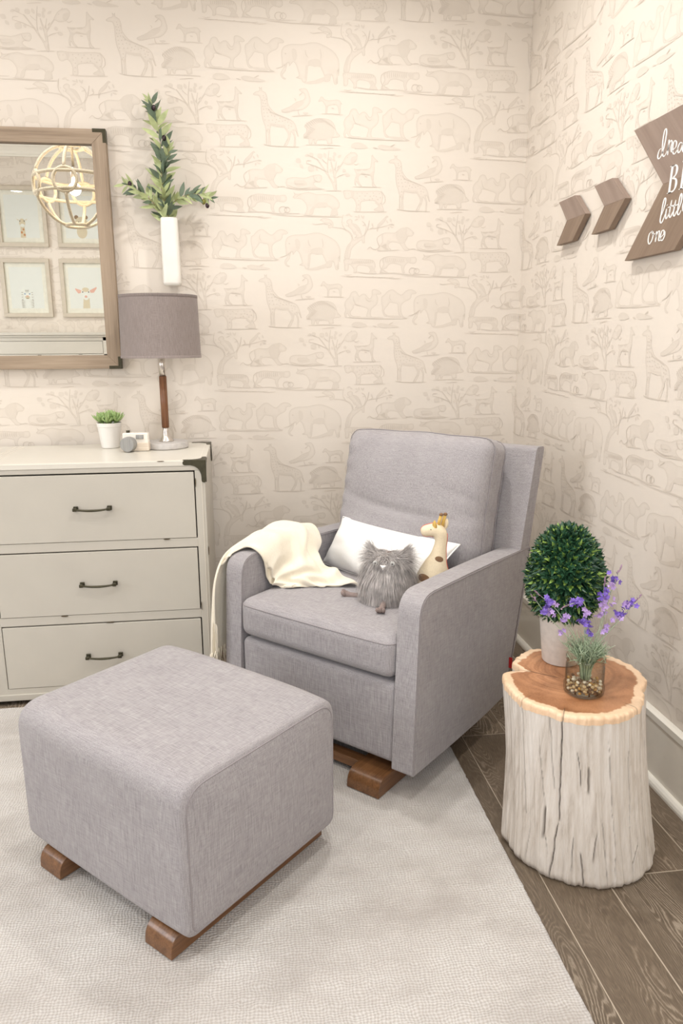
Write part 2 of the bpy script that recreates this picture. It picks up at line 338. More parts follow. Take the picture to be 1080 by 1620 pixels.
MOTIF = """F0:-1363,2513,-1352,2526,-1345,2531,-1337,2549,-1325,2556,-1312,2553,-1301,2535,-1292,2542,-1278,2545,-1268,2538,-1259,2527,-1251,2526,-1245,2540,-1245,2559,-1235,2565,-1220,2562,-1205,2552,-1202,2545,-1212,2542,-1223,2542,-1218,2531,-1217,2516,-1222,2501,-1234,2489,-1245,2480,-1249,2466,-1248,2451,-1238,2446,-1241,2441,-1258,2444,-1269,2448,-1266,2463,-1262,2479,-1276,2486,-1295,2491,-1315,2496,-1325,2495,-1326,2484,-1337,2471,-1339,2459,-1328,2450,-1297,2449,-1296,2445,-1328,2444,-1345,2447,-1353,2460,-1358,2454,-1356,2444,-1364,2444,-1368,2459,-1362,2477,-1367,2495;D0:-1362,2444,-1328,2440,-1278,2440,-1204,2442,-1193,2445,-1241,2448,-1269,2448,-1294,2447,-1328,2446;F0:-1201,2532,-1190,2540,-1178,2553,-1161,2563,-1147,2562,-1133,2552,-1119,2543,-1108,2543,-1093,2557,-1076,2564,-1059,2562,-1048,2556,-1043,2549,-1051,2544,-1065,2543,-1067,2530,-1077,2519,-1092,2513,-1109,2500,-1112,2484,-1110,2464,-1099,2446,-1082,2440,-1099,2439,-1113,2447,-1122,2453,-1126,2468,-1127,2484,-1130,2502,-1146,2505,-1163,2508,-1172,2495,-1183,2483,-1189,2471,-1181,2457,-1164,2451,-1167,2448,-1187,2449,-1195,2461,-1198,2476,-1198,2489,-1202,2509;D0:-1181,2453,-1139,2452,-1119,2451,-1111,2443,-1131,2442,-1165,2445;S2:-1329,2532,-1324,2514,-1315,2499,-1295,2494;S2:-1274,2531,-1266,2517,-1255,2512,-1247,2517;S2:-1162,2544,-1165,2528,-1157,2516;F0:-1055,2487,-1056,2510,-1049,2528,-1037,2537,-1014,2543,-974,2544,-954,2548,-931,2552,-908,2552,-885,2545,-862,2535,-842,2523,-828,2508,-819,2488,-818,2462,-820,2433,-823,2436,-826,2451,-825,2404,-839,2401,-843,2414,-851,2437,-857,2413,-875,2409,-881,2413,-882,2433,-892,2454,-898,2464,-921,2463,-945,2466,-948,2447,-952,2423,-955,2407,-968,2403,-974,2409,-975,2414,-994,2418,-997,2421,-985,2428,-989,2445,-996,2466,-1008,2478,-1023,2461,-1027,2475,-1034,2464,-1039,2443,-1051,2430,-1048,2420,-1038,2415,-1043,2411,-1054,2415,-1061,2427,-1058,2440,-1049,2453,-1043,2464,-1053,2458,-1054,2471;D0:-1012,2506,-1013,2522,-1005,2527,-995,2520,-991,2502,-995,2486,-1004,2482,-1010,2491;D0:-968,2403,-921,2412,-882,2426,-875,2413,-910,2402,-948,2398;D0:-944,2468,-946,2483,-920,2492,-897,2488,-895,2467,-921,2464;S2.5:-1078,2451,-1053,2458,-1030,2475;S2:-897,2529,-893,2506,-896,2490;S2:-957,2524,-955,2506,-946,2496;S2.5:-1042,2508,-1035,2505;D0:-958,2464,-947,2465,-952,2426,-962,2412,-960,2436;D0:-881,2433,-854,2440,-859,2413,-878,2411;F0:-801,2448,-795,2482,-784,2506,-771,2519,-769,2535,-778,2551,-791,2560,-809,2568,-831,2571,-852,2573,-852,2577,-827,2575,-805,2572,-787,2565,-773,2556,-764,2542,-760,2526,-747,2530,-729,2539,-715,2547,-702,2567,-693,2603,-689,2603,-694,2574,-704,2554,-711,2538,-711,2513,-722,2513,-725,2524,-740,2514,-758,2500,-771,2480,-777,2449;D0:-795,2463,-789,2489,-777,2509,-769,2513,-782,2483,-784,2450,-795,2450;S2:-791,2563,-809,2585,-809,2611,-805,2627;S2:-698,2567,-678,2573,-660,2574,-608,2587;S2:-938,2589,-924,2585,-888,2590,-867,2583;S2:-689,2571,-674,2578,-678,2588;S2:-608,2587,-594,2591,-583,2588;S2:-715,2544,-704,2577,-715,2596,-725,2602;D0:-794,2625,-783,2624,-773,2630,-784,2632;D0:-780,2626,-774,2620,-765,2619,-771,2625;D0:-756,2621,-748,2616,-738,2617,-746,2622;D0:-756,2603,-746,2605,-738,2612,-749,2611;D0:-738,2628,-740,2620,-735,2612,-733,2621;D0:-728,2626,-727,2618,-719,2612,-720,2621;D0:-714,2626,-720,2619,-719,2610,-713,2617;D0:-723,2583,-714,2583,-707,2587,-715,2588;D0:-680,2596,-682,2587,-676,2579,-674,2588;D0:-601,2615,-601,2606,-594,2599,-594,2609;D0:-617,2608,-616,2599,-609,2594,-610,2602;D0:-600,2590,-591,2586,-580,2589,-589,2593;D0:-603,2583,-595,2576,-584,2577,-592,2583;D0:-605,2582,-610,2576,-608,2568,-603,2575;D0:-793,2587,-793,2582,-789,2578,-789,2584;D0:-803,2597,-803,2593,-800,2590,-800,2594;F0:-906,2603,-892,2612,-877,2612,-856,2604,-847,2588,-852,2574,-869,2571,-870,2581,-859,2589,-885,2592,-895,2598;F0:-791,2599,-785,2607,-773,2610,-765,2603,-765,2593,-747,2589,-733,2572,-725,2550,-723,2536,-744,2533,-758,2531,-747,2544,-760,2549,-767,2564,-776,2572,-787,2583,-780,2586,-788,2591;D0:-765,2589,-747,2588,-735,2572,-727,2550,-736,2553,-751,2572;D0:-762,2558,-751,2559,-751,2546,-761,2549;F0:-658,2574,-654,2589,-638,2605,-623,2619,-614,2626,-607,2620,-616,2616,-621,2603,-638,2586,-649,2579,-654,2561,-659,2562;D0:-654,2585,-638,2604,-625,2614,-623,2603,-638,2588,-652,2579;F0:-634,2552,-612,2557,-579,2556,-568,2565,-553,2575,-527,2580,-512,2574,-493,2557,-502,2543,-519,2542,-525,2531,-534,2514,-522,2495,-511,2490,-518,2483,-535,2484,-548,2500,-560,2513,-582,2517,-599,2516,-606,2508,-604,2495,-593,2487,-611,2484,-615,2508,-630,2504,-637,2500,-619,2489,-607,2484,-656,2482,-648,2500,-635,2517,-636,2536;D0:-568,2565,-553,2575,-533,2579,-523,2567,-527,2554,-523,2544,-530,2524,-545,2510,-558,2516,-571,2532,-573,2552;D0:-610,2527,-597,2518,-606,2508,-603,2492,-615,2493,-615,2511;S2.5:-634,2551,-652,2540,-658,2526,-650,2506,-646,2497,-663,2486,-678,2489,-687,2497,-700,2486;S3:-656,2481,-611,2483,-559,2486;S2.5:-518,2487,-496,2491,-485,2489;F0:-481,2516,-467,2526,-437,2528,-407,2526,-384,2531,-366,2537,-347,2540,-332,2538,-329,2522,-339,2510,-357,2511,-365,2502,-349,2490,-323,2484,-376,2484,-428,2480,-466,2484,-481,2495;S2:-474,2497,-451,2488,-421,2484,-376,2489;S2:-444,2514,-442,2501,-406,2503;S2:-366,2534,-360,2518,-346,2511;S2:-354,2528,-352,2526;S2:-339,2529,-337,2528;D0:-448,2514,-407,2516,-391,2500,-429,2492,-444,2498;S2.5:-481,2486,-428,2479,-368,2481,-319,2484;F0:-629,2450,-611,2459,-581,2460,-540,2456,-507,2456,-484,2457,-480,2437,-495,2428,-517,2432,-530,2422,-536,2405,-532,2390,-543,2390,-549,2411,-551,2421,-581,2428,-603,2424,-614,2409,-629,2402,-603,2389,-644,2388,-637,2408,-629,2425,-633,2441;S2.5:-624,2455,-642,2441,-644,2418,-636,2401,-640,2391;S3.5:-648,2387,-580,2389,-535,2385,-494,2381;D0:-529,2455,-507,2455,-506,2436,-517,2432,-527,2442;S1.8:-616,2455,-618,2443,-616,2432;S1.8:-608,2455,-609,2443,-607,2432;S1.8:-599,2455,-600,2443,-598,2433;S1.8:-590,2455,-591,2443,-589,2433;S1.8:-581,2454,-583,2443,-580,2433;S1.8:-572,2454,-574,2443,-571,2434;S1.8:-563,2454,-565,2443,-562,2434;S1.8:-554,2454,-556,2442,-553,2434;S1.8:-545,2454,-547,2442,-544,2435;S1.8:-536,2454,-538,2442,-535,2435;S2.5:-481,2398,-484,2390,-492,2385,-502,2384,-510,2389,-513,2397,-510,2406,-502,2411,-492,2411,-484,2407,-481,2398;S2.5:-467,2399,-469,2393,-475,2388,-483,2388,-489,2392,-491,2398,-489,2404,-483,2409,-476,2409,-470,2405,-467,2399;S3:-511,2389,-494,2382,-464,2384,-426,2385;F0:-455,2450,-447,2458,-451,2472,-443,2463,-421,2464,-387,2471,-353,2463,-301,2464,-271,2451,-255,2430,-256,2411,-265,2403,-262,2380,-290,2376,-296,2379,-286,2395,-293,2410,-308,2415,-317,2410,-360,2410,-366,2396,-372,2381,-402,2378,-405,2383,-396,2399,-397,2418,-410,2436,-425,2443,-447,2444;D0:-364,2411,-348,2429,-309,2430,-308,2415,-321,2411;D0:-379,2403,-360,2419,-364,2400,-374,2382,-385,2382;D0:-290,2399,-274,2411,-264,2400,-266,2381,-292,2379;S3:-413,2379,-359,2377,-246,2374;S2:-442,2450,-426,2458,-417,2464;F0:-237,2480,-211,2481,-189,2479,-146,2479,-93,2482,-71,2475,-66,2452,-71,2429,-61,2399,-103,2401,-103,2409,-86,2419,-100,2438,-122,2441,-159,2436,-163,2422,-164,2399,-186,2396,-183,2421,-192,2444,-205,2451,-218,2445,-231,2448,-237,2465;S2.5:-76,2481,-59,2460,-58,2437,-69,2426;S3:-195,2396,-133,2396,-50,2397;S2.6:-180,2471,-178,2468;S2.6:-169,2460,-167,2457;S2.6:-179,2452,-178,2449;S2.6:-158,2472,-157,2469;S2.6:-145,2461,-143,2458;S2.6:-149,2448,-147,2444;S2.6:-137,2471,-135,2468;S2.6:-123,2460,-121,2457;S2.6:-110,2474,-109,2470;S2.6:-108,2462,-106,2459;S2.6:-97,2459,-95,2456;S2.6:-84,2471,-82,2468;S2.6:-79,2456,-77,2452;S2.6:-127,2446,-125,2443;S2.6:-172,2441,-171,2438;S2.6:-174,2426,-172,2422;S2.6:-176,2410,-174,2407;S2.6:-78,2433,-76,2429;S2.6:-90,2448,-88,2444;S2.6:-114,2451,-112,2447;D0:-209,2478,-193,2476,-193,2459,-201,2453,-205,2466;S2:-230,2467,-228,2466;S2:-217,2468,-215,2466;D0:-104,2434,-86,2420,-103,2405,-96,2400,-63,2400,-77,2414,-87,2433;F0:-803,2445,-774,2447,-745,2446,-686,2445,-667,2434,-663,2414,-667,2401,-658,2386,-693,2387,-687,2400,-698,2416,-734,2420,-745,2411,-746,2390,-761,2388,-759,2401,-770,2417,-781,2423,-783,2400,-800,2396,-801,2423;S1.6:-768,2440,-765,2432,-770,2425;S1.6:-760,2441,-757,2432,-762,2426;S1.6:-752,2441,-749,2433,-754,2426;S1.6:-744,2441,-741,2433,-746,2426;S1.6:-736,2441,-733,2433,-738,2427;S1.6:-728,2442,-725,2434,-729,2427;S1.6:-720,2442,-717,2434,-721,2427;S1.6:-712,2442,-709,2434,-713,2427;S1.6:-704,2443,-701,2434,-705,2428;S1.6:-696,2443,-693,2435,-697,2428;S1.6:-687,2443,-684,2435,-689,2428;S1.6:-679,2443,-676,2435,-681,2429;S3:-745,2393,-708,2388,-656,2386;D0:-697,2416,-678,2420,-667,2401,-659,2388,-691,2388,-685,2400;S2:-794,2438,-792,2437;S2:-784,2438,-782,2437;S1.5:-800,2381,-783,2379,-767,2382;S1.5:-792,2373,-767,2372,-741,2375;S1.5:-708,2373,-689,2371,-671,2374;S1.5:-626,2371,-603,2369,-581,2372;S1.5:-603,2367,-575,2365,-547,2368;S1.5:-656,2371,-644,2369,-633,2372;F0:-278,2480,-286,2505,-302,2531,-314,2549,-338,2582,-353,2601,-349,2603,-332,2583,-312,2557,-307,2552,-307,2584,-300,2631,-297,2631,-302,2584,-301,2544,-287,2522,-278,2512,-281,2542,-290,2578,-292,2592,-288,2591,-277,2562,-268,2592,-266,2591,-270,2555,-240,2593,-207,2630,-205,2629,-235,2591,-264,2552,-269,2536,-265,2480;S2:-314,2554,-352,2572,-394,2583;S2:-268,2529,-253,2538,-223,2547;S2:-308,2584,-323,2596,-327,2602;S2:-262,2569,-255,2579;S2:-353,2601,-372,2610,-391,2616;S2:-394,2583,-392,2593,-372,2594;S3:-312,2476,-281,2479,-247,2479;D0:-438,2600,-435,2585,-417,2585,-421,2600;D0:-422,2580,-421,2568,-408,2564,-410,2576;D0:-401,2611,-389,2609,-381,2617,-393,2620;D0:-378,2626,-382,2613,-368,2608,-364,2621;D0:-387,2571,-384,2552,-362,2555,-365,2574;D0:-353,2570,-356,2561,-347,2556,-345,2565;D0:-345,2622,-346,2607,-328,2605,-327,2620;D0:-319,2626,-322,2614,-311,2606,-309,2618;D0:-299,2609,-299,2599,-288,2598,-287,2608;D0:-278,2630,-280,2620,-270,2615,-268,2625;D0:-262,2609,-251,2609,-246,2619,-257,2618;D0:-237,2566,-241,2556,-231,2551,-227,2561;D0:-231,2544,-222,2534,-208,2538,-217,2548;D0:-281,2610,-284,2599,-275,2593,-272,2603;D0:-263,2575,-264,2565,-253,2563,-252,2573;D0:-294,2564,-297,2556,-289,2551,-286,2559;D0:-282,2617,-283,2609,-274,2608,-274,2616;F0:-241,2590,-233,2606,-222,2620,-207,2628,-188,2631,-177,2619,-180,2604,-194,2587,-220,2582,-232,2587;S2:-222,2610,-218,2609;S2:-194,2587,-184,2582,-171,2589;D0:-203,2611,-178,2617,-181,2604,-196,2590,-206,2594;F0:-193,2568,-184,2565,-132,2568,-121,2578,-117,2608,-117,2619,-112,2623,-105,2612,-88,2598,-93,2594,-103,2595,-103,2562,-108,2535,-105,2509,-94,2497,-112,2495,-115,2518,-121,2542,-162,2545,-173,2530,-168,2510,-157,2498,-171,2500,-182,2516,-183,2499,-177,2497,-189,2502,-190,2522,-183,2542,-187,2555;S2:-198,2495,-144,2496,-71,2495;D0:-183,2549,-166,2546,-175,2529,-180,2519,-184,2532;D0:-122,2548,-105,2559,-110,2535,-107,2509,-112,2509;S2:-162,2547,-123,2543;S2:-146,2537,-135,2536;F0:-1175,2353,-1162,2363,-1148,2367,-1150,2381,-1143,2375,-1138,2381,-1137,2367,-1123,2360,-1116,2340,-1115,2321,-1103,2301,-1085,2285,-1053,2273,-1021,2261,-1006,2248,-999,2231,-993,2208,-990,2198,-996,2199,-1004,2221,-1008,2214,-1003,2198,-1004,2159,-1012,2160,-1009,2191,-1015,2207,-1022,2214,-1024,2195,-1035,2170,-1041,2161,-1054,2160,-1037,2190,-1036,2207,-1047,2226,-1054,2232,-1083,2234,-1104,2238,-1109,2201,-1107,2168,-1110,2160,-1119,2160,-1119,2167,-1117,2201,-1122,2214,-1121,2171,-1127,2167,-1127,2221,-1137,2254,-1142,2274,-1144,2300,-1144,2326,-1150,2346,-1166,2348;S2.4:-1134,2349,-1132,2346;S2.4:-1132,2341,-1131,2338;S2.4:-1138,2333,-1136,2329;S2.4:-1129,2332,-1127,2328;S2.4:-1122,2337,-1120,2333;S2.4:-1135,2322,-1133,2318;S2.4:-1126,2320,-1124,2317;S2.4:-1137,2310,-1135,2306;S2.4:-1128,2310,-1126,2307;S2.4:-1119,2312,-1117,2309;S2.4:-1134,2299,-1132,2295;S2.4:-1123,2301,-1121,2297;S2.4:-1112,2298,-1110,2294;S2.4:-1132,2285,-1131,2282;S2.4:-1120,2286,-1118,2282;S2.4:-1107,2288,-1105,2284;S2.4:-1131,2272,-1129,2269;S2.4:-1116,2273,-1115,2269;S2.4:-1102,2276,-1100,2273;S2.4:-1089,2273,-1088,2270;S2.4:-1129,2259,-1128,2255;S2.4:-1113,2258,-1111,2254;S2.4:-1099,2258,-1097,2255;S2.4:-1082,2262,-1081,2258;S2.4:-1072,2256,-1070,2252;S2.4:-1068,2267,-1066,2264;S2.4:-1057,2256,-1055,2253;S2.4:-1046,2260,-1044,2256;S2.4:-1035,2253,-1034,2250;S2.4:-1025,2250,-1023,2247;S2.4:-1032,2240,-1030,2237;S2.4:-1021,2237,-1019,2234;S2.4:-1014,2224,-1012,2220;S2.4:-1032,2230,-1031,2227;S2.4:-1086,2250,-1085,2247;S2.4:-1117,2238,-1116,2234;S2.4:-1118,2224,-1116,2221;S2.4:-1019,2247,-1017,2244;D0:-1106,2245,-1083,2242,-1047,2240,-1050,2231,-1083,2233,-1103,2237;D0:-1050,2230,-1040,2227,-1024,2204,-1026,2190,-1035,2190,-1036,2207;S2.5:-1136,2165,-1110,2160,-1048,2158,-990,2158;S2:-1116,2301,-1100,2286,-1071,2276,-1028,2260;F0:-1060,2296,-1045,2303,-1020,2314,-998,2329,-972,2337,-963,2345,-963,2358,-971,2365,-980,2369,-986,2377,-964,2382,-951,2375,-943,2356,-939,2333,-951,2314,-969,2302,-987,2298,-1009,2294,-1038,2287,-1056,2288;D0:-1053,2296,-1020,2310,-994,2326,-968,2334,-972,2319,-994,2305,-1027,2292,-1053,2289;S2:-991,2298,-989,2283,-984,2280;S3:-1017,2274,-980,2278,-933,2281;D0:-973,2289,-958,2292,-947,2288,-962,2282;S2:-986,2354,-972,2365;S2:-1006,2342,-999,2337,-1003,2332;F0:-906,2336,-899,2346,-896,2352,-888,2352,-881,2343,-862,2339,-833,2343,-818,2340,-807,2326,-812,2327,-814,2310,-814,2292,-822,2292,-824,2310,-833,2323,-863,2319,-868,2309,-870,2290,-878,2289,-876,2312,-881,2325,-892,2336,-903,2332;S3:-892,2288,-848,2289,-804,2287;S2:-852,2311,-841,2309;F0:-966,2239,-944,2256,-915,2269,-878,2270,-852,2262,-838,2243,-832,2222,-816,2206,-827,2199,-851,2195,-849,2175,-871,2173,-874,2186,-912,2186,-916,2173,-927,2174,-930,2188,-936,2168,-949,2172,-949,2189,-967,2192,-970,2205,-959,2216,-959,2229;D0:-959,2239,-937,2256,-907,2266,-878,2267,-856,2259,-845,2242,-841,2222,-845,2202,-879,2191,-916,2191,-960,2195,-963,2205,-952,2219;S1.6:-964,2246,-948,2230;S1.6:-957,2252,-941,2235;S1.6:-950,2256,-933,2240;S1.6:-942,2261,-926,2244;S1.6:-935,2264,-919,2248;S1.6:-927,2267,-911,2251;S1.6:-920,2269,-904,2253;S1.6:-913,2270,-896,2254;S1.6:-905,2271,-889,2254;S1.6:-898,2270,-882,2254;S1.6:-891,2268,-874,2252;S1.6:-883,2266,-867,2249;S1.6:-876,2262,-860,2246;S1.6:-869,2258,-852,2242;S1.6:-861,2253,-845,2237;S1.6:-854,2248,-838,2231;S1.6:-970,2192,-952,2197;S1.6:-966,2198,-948,2201;S1.6:-963,2204,-943,2206;S1.6:-959,2210,-939,2210;S1.6:-955,2216,-934,2214;S1.6:-951,2222,-930,2218;S1.6:-947,2229,-926,2222;S1.6:-944,2235,-921,2226;S3:-960,2167,-901,2169,-864,2169,-816,2167;S2:-901,2153,-864,2157,-846,2157;S2:-832,2212,-830,2211;D0:-1336,2413,-1320,2425,-1289,2423,-1263,2407,-1296,2401,-1327,2403;D0:-1222,2412,-1204,2420,-1167,2414,-1130,2407,-1124,2401,-1168,2399,-1204,2400;S2:-1223,2404,-1241,2408;S2:-1167,2414,-1148,2423;S2:-1349,2444,-1240,2439,-1086,2438;S1.6:-817,2375,-702,2372,-599,2369;S1.6:-547,2379,-443,2374,-258,2373"""
def motif_polys():
    """the printed animals as little triangle meshes (x, z, layer, ink); one tile of the paper"""
    from mathutils.geometry import delaunay_2d_cdt
    out = []; cnt = 0
    def seg(p, a, b):
        ab = b-a; t = max(0, min(1, (p-a).dot(ab)/max(1e-12, ab.length_squared))); return (p-a-ab*t).length
    for m in MOTIF.split(';'):
        head, nums = m.split(':'); kind = head[0]; wd = float(head[1:]) if kind == 'S' else 0; cnt += 1
        a = [float(x)/1000 for x in nums.split(',')]; P = [V((a[k], a[k+1])) for k in range(0, len(a), 2)]
        if kind == 'S':
            Q = [cr(P, k/2) for k in range((len(P)-1)*2+1)]; w = wd*.00062*(1.45 if len(P) == 2 else 1); vs, fs = [], []
            for k, p in enumerate(Q):
                d = (Q[min(k+1, len(Q)-1)]-Q[max(k-1, 0)]); d = d.normalized() if d.length else V((1, 0)); n = V((-d.y, d.x))
                ww = w*(.5+.5*sin(pi*k/(len(Q)-1))); vs += [(p-n*ww), (p+n*ww)]
            fs = [(2*k, 2*k+2, 2*k+3, 2*k+1) for k in range(len(Q)-1)]
            out.append(([(v.x, v.y, .0011+.000002*cnt, .50 if wd >= 3 else .78) for v in vs], fs)); continue
        Q = smooth_closed(P, 2); ar = sum(Q[k-1].x*Q[k].y-Q[k].x*Q[k-1].y for k in range(len(Q)))
        if ar < 0: Q.reverse()
        pts = list(Q); n = len(Q)
        D0 = lambda p: min(seg(p, Q[k-1], Q[k]) for k in range(n))
        for d in (.0015, .004, .010):
            for k in range(0, n, 1 if d < .009 else 2):
                t = (Q[(k+1) % n]-Q[k-1]); t = t.normalized() if t.length else V((1, 0)); c = Q[k]+V((-t.y, t.x))*d
                if D0(c) > d*.85: pts.append(c)
        r = delaunay_2d_cdt(pts, [], [list(range(n))], 1, 1e-6)
        base_, amp, L_ = (.15, .72, .0026) if kind == 'F' else (.40, .06, .003)
        z0 = (.0002 if kind == 'F' else .0006)+.0000015*cnt
        out.append(([(v.x, v.y, z0, base_+amp*exp(-D0(v)/L_)) for v in r[0]], [tuple(f) for f in r[2]]))
    return out
TILE = motif_polys()
def papered(name, u0, u1, z0, z1, place, holes=()):
    """a wall with the print on it; place(u, z, off) gives the point"""
    bm = bmesh.new(); ink = bm.verts.layers.float.new('ink')
    us = sorted({u0, u1}|{h[0] for h in holes}|{h[1] for h in holes}); zs = sorted({z0, z1}|{h[2] for h in holes}|{h[3] for h in holes})
    for i in range(len(us)-1):
        for j in range(len(zs)-1):
            cu, cz = (us[i]+us[i+1])/2, (zs[j]+zs[j+1])/2
            if any(h[0] < cu < h[1] and h[2] < cz < h[3] for h in holes): continue
            for off in (0, -.1):
                bm.faces.new([bm.verts.new((a, b, off)) for a, b in ((us[i], zs[j]), (us[i+1], zs[j]), (us[i+1], zs[j+1]), (us[i], zs[j+1]))])
    pr = bmesh.new(); pink = pr.verts.layers.float.new('ink')
    for k in range(-30, 31):
        for m in range(-14, 15):
            dx = .5655*k+1.6965*m; dz = -.2440*k
            if k < -12 or k > 14: continue
            if -1.5+dx > u1+.2 or .55+dx < u0-.2 or 2.12+dz > z1 or 2.70+dz < z0: continue
            for P, F_ in TILE:
                cx = P[0][0]+dx; cz = P[0][1]+dz
                if cx < u0-.25 or cx > u1+.25 or cz < z0+.1 or cz > z1-.02: continue
                vs = []
                for p in P:
                    v = pr.verts.new((p[0]+dx, p[1]+dz, p[2])); v[pink] = p[3]; vs.append(v)
                for f in F_:
                    try: pr.faces.new([vs[i_] for i_ in f])
                    except ValueError: pass
    g = lambda: list(pr.verts)+list(pr.edges)+list(pr.faces)
    bmesh.ops.bisect_plane(pr, geom=g(), plane_co=(u1-.0006, 0, 0), plane_no=(1, 0, 0), clear_outer=True)
    bmesh.ops.bisect_plane(pr, geom=g(), plane_co=(u0+.0006, 0, 0), plane_no=(1, 0, 0), clear_inner=True)
    pm = bpy.data.meshes.new('tmp'); pr.to_mesh(pm); pr.free(); bm.from_mesh(pm); bpy.data.meshes.remove(pm)
    for v in bm.verts: v.co = place(v.co.x, v.co.y, v.co.z)
    me = bpy.data.meshes.new(name); bm.to_mesh(me); bm.free(); me.materials.append(M['paper'])
    o = bpy.data.objects.new(name, me); COL.objects.link(o); return struct(o)
papered('wall_back', -3.2, 0, 0, ZC, lambda u, z, o: V((u, -o, z)))
papered('wall_right', 0, 2.3, 0, ZC, lambda u, z, o: V((-o, -u, z)))
papered('wall_front', 1.9, 3.6, 1.2, ZC, lambda u, z, o: V((-u, YN+o, z)))
for nm, a, b in (('wall_back_far', (XL-.1, 0, 0), (-3.2, .1, ZC)), ('wall_right_near', (0, YN-.1, 0), (.1, -2.3, ZC)),
                 ('wall_front_lower', (-3.6, YN-.1, 0), (-1.9, YN, 1.2)), ('wall_front_right', (-1.9, YN-.1, 0), (-1.75, YN, ZC)), ('wall_front_corner', (-.35, YN-.1, 0), (.1, YN, ZC)), ('wall_front_sill', (-1.75, YN-.1, 0), (-.35, YN, .85)), ('wall_front_head', (-1.75, YN-.1, 2.45), (-.35, YN, ZC)), ('wall_front_left', (XL-.1, YN-.1, 0), (-3.6, YN, ZC))):
    mb = MB(); mb.box(a, b); struct(mb.build(nm, M['paper']))
# left wall with its window opening
mb = MB()
for a, b in (((XL-.1, YN, 0), (XL, -2.9, ZC)), ((XL-.1, -1.3, 0), (XL, 0, ZC)), ((XL-.1, -2.9, 0), (XL, -1.3, .85)), ((XL-.1, -2.9, 2.45), (XL, -1.3, ZC))): mb.box(a, b)
struct(mb.build('wall_left', M['paper']))
def clear_glass(name, tint, edge):
    """thin clear sheet: lets light straight through, mirrors at grazing angles"""
    t = NT(name); lw = t.n('LayerWeight'); lw.inputs['Blend'].default_value = .5; F = lw.outputs['Facing']
    tr = t.n('BsdfTransparent'); t.l(t.mix(t.math('POWER', F, 3.0), tint, edge), tr.inputs[0]); gl = t.n('BsdfGlossy'); gl.inputs['Roughness'].default_value = .01
    mx = t.n('MixShader'); t.l(t.math('ADD', .035, t.math('MULTIPLY', t.math('POWER', F, 5.0), .9)), mx.inputs[0]); t.l(tr.outputs[0], mx.inputs[1]); t.l(gl.outputs[0], mx.inputs[2])
    t.l(mx.outputs[0], t.t.nodes['Material Output'].inputs[0]); return t
glass = clear_glass('clear_glass', (.98, .99, .98, 1), (.9, .93, .92, 1))
for wn_, wl, wz, wh in (('window_1', (XL, -2.1, .85), 0, .8), ('added_fill_window', (-1.05, YN, .85), pi/2, .7)):  # the front-wall window is invented, added to carry the fill light
  win = empty(wn_, wl, wz); win['kind'] = 'structure'
  mb = MB(); h = wh
  for a, b in (((-.08, -h, 0), (.01, -h+.06, 1.6)), ((-.08, h-.06, 0), (.01, h, 1.6)), ((-.08, -h, 0), (.03, h, .05)), ((-.08, -h, 1.55), (.01, h, 1.6)), ((-.06, -.02, 0), (-.01, .02, 1.6)), ((-.06, -h, .78), (-.01, h, .82))): mb.box(a, b)
  mb.build('window_frame', M['trim'], win, bevel=.003)
  mb = MB(); mb.box((-.045, -h+.06, .05), (-.04, h-.06, 1.55)); mb.build('pane', glass.m, win)

# baseboards: flat board, cap, shoe moulding; the profile is (distance from wall, height)
BB = [(0, 0), (.036, 0), (.036, .008), (.033, .016), (.027, .022), (.021, .0245), (.018, .0245), (.018, .198), (.022, .203), (.022, .223), (.012, .228), (0, .228)]
def baseboard(name, p0, p1, nrm):
    p0, p1, nrm = V(p0), V(p1), V(nrm); vs = []; n = len(BB)
    for p in (p0, p1): vs += [p+nrm*a+V((0, 0, b)) for a, b in BB]
    fs = [tuple(range(n)), tuple(range(2*n-1, n-1, -1))]; mi = [0, 0]
    for k in range(n-1): fs.append((k, k+1, k+1+n, k+n)); mi.append(1 if k == 6 else 0)
    return struct(mesh(name, vs, fs, None, mats=[M['trim'], M['board']], mi=mi))
baseboard('baseboard_right', (-.0012, 0, 0), (-.0012, YN, 0), (-1, 0, 0))
baseboard('baseboard_back', (XL, -.0012, 0), (-.04, -.0012, 0), (0, -1, 0))
baseboard('baseboard_left', (XL, YN, 0), (XL, 0, 0), (1, 0, 0))
baseboard('baseboard_front', (0, YN, 0), (XL, YN, 0), (0, 1, 0))
# crown moulding
CR = [(0, 0), (.012, 0), (.014, -.012)[0:2], (.03, .012), (.035, .03), (.07, .062), (.082, .07), (.085, .082), (.105, .088), (.105, .10), (0, .10)]
CR = [(0, 0), (.014, 0), (.016, .012), (.028, .020), (.034, .036), (.062, .064), (.078, .070), (.082, .084), (.102, .088), (.102, .10), (0, .10)]
def crown(name, p0, p1, nrm):
    p0, p1, nrm = V(p0), V(p1), V(nrm); n = len(CR)
    vs = [p+nrm*a+V((0, 0, ZC-.10+b)) for p in (p0, p1) for a, b in CR]
    fs = [tuple(range(n)), tuple(range(2*n-1, n-1, -1))]+[(k, k+1, k+1+n, k+n) for k in range(n-1)]
    struct(mesh(name, vs, fs, M['trim']))
crown('trim_1', (0, YN+.0012, 0), (XL, YN+.0012, 0), (0, 1, 0)); crown('trim_2', (XL, -.0012, 0), (0, -.0012, 0), (0, -1, 0))
crown('trim_3', (-.0012, 0, 0), (-.0012, YN, 0), (-1, 0, 0)); crown('trim_4', (XL, YN, 0), (XL, 0, 0), (1, 0, 0))

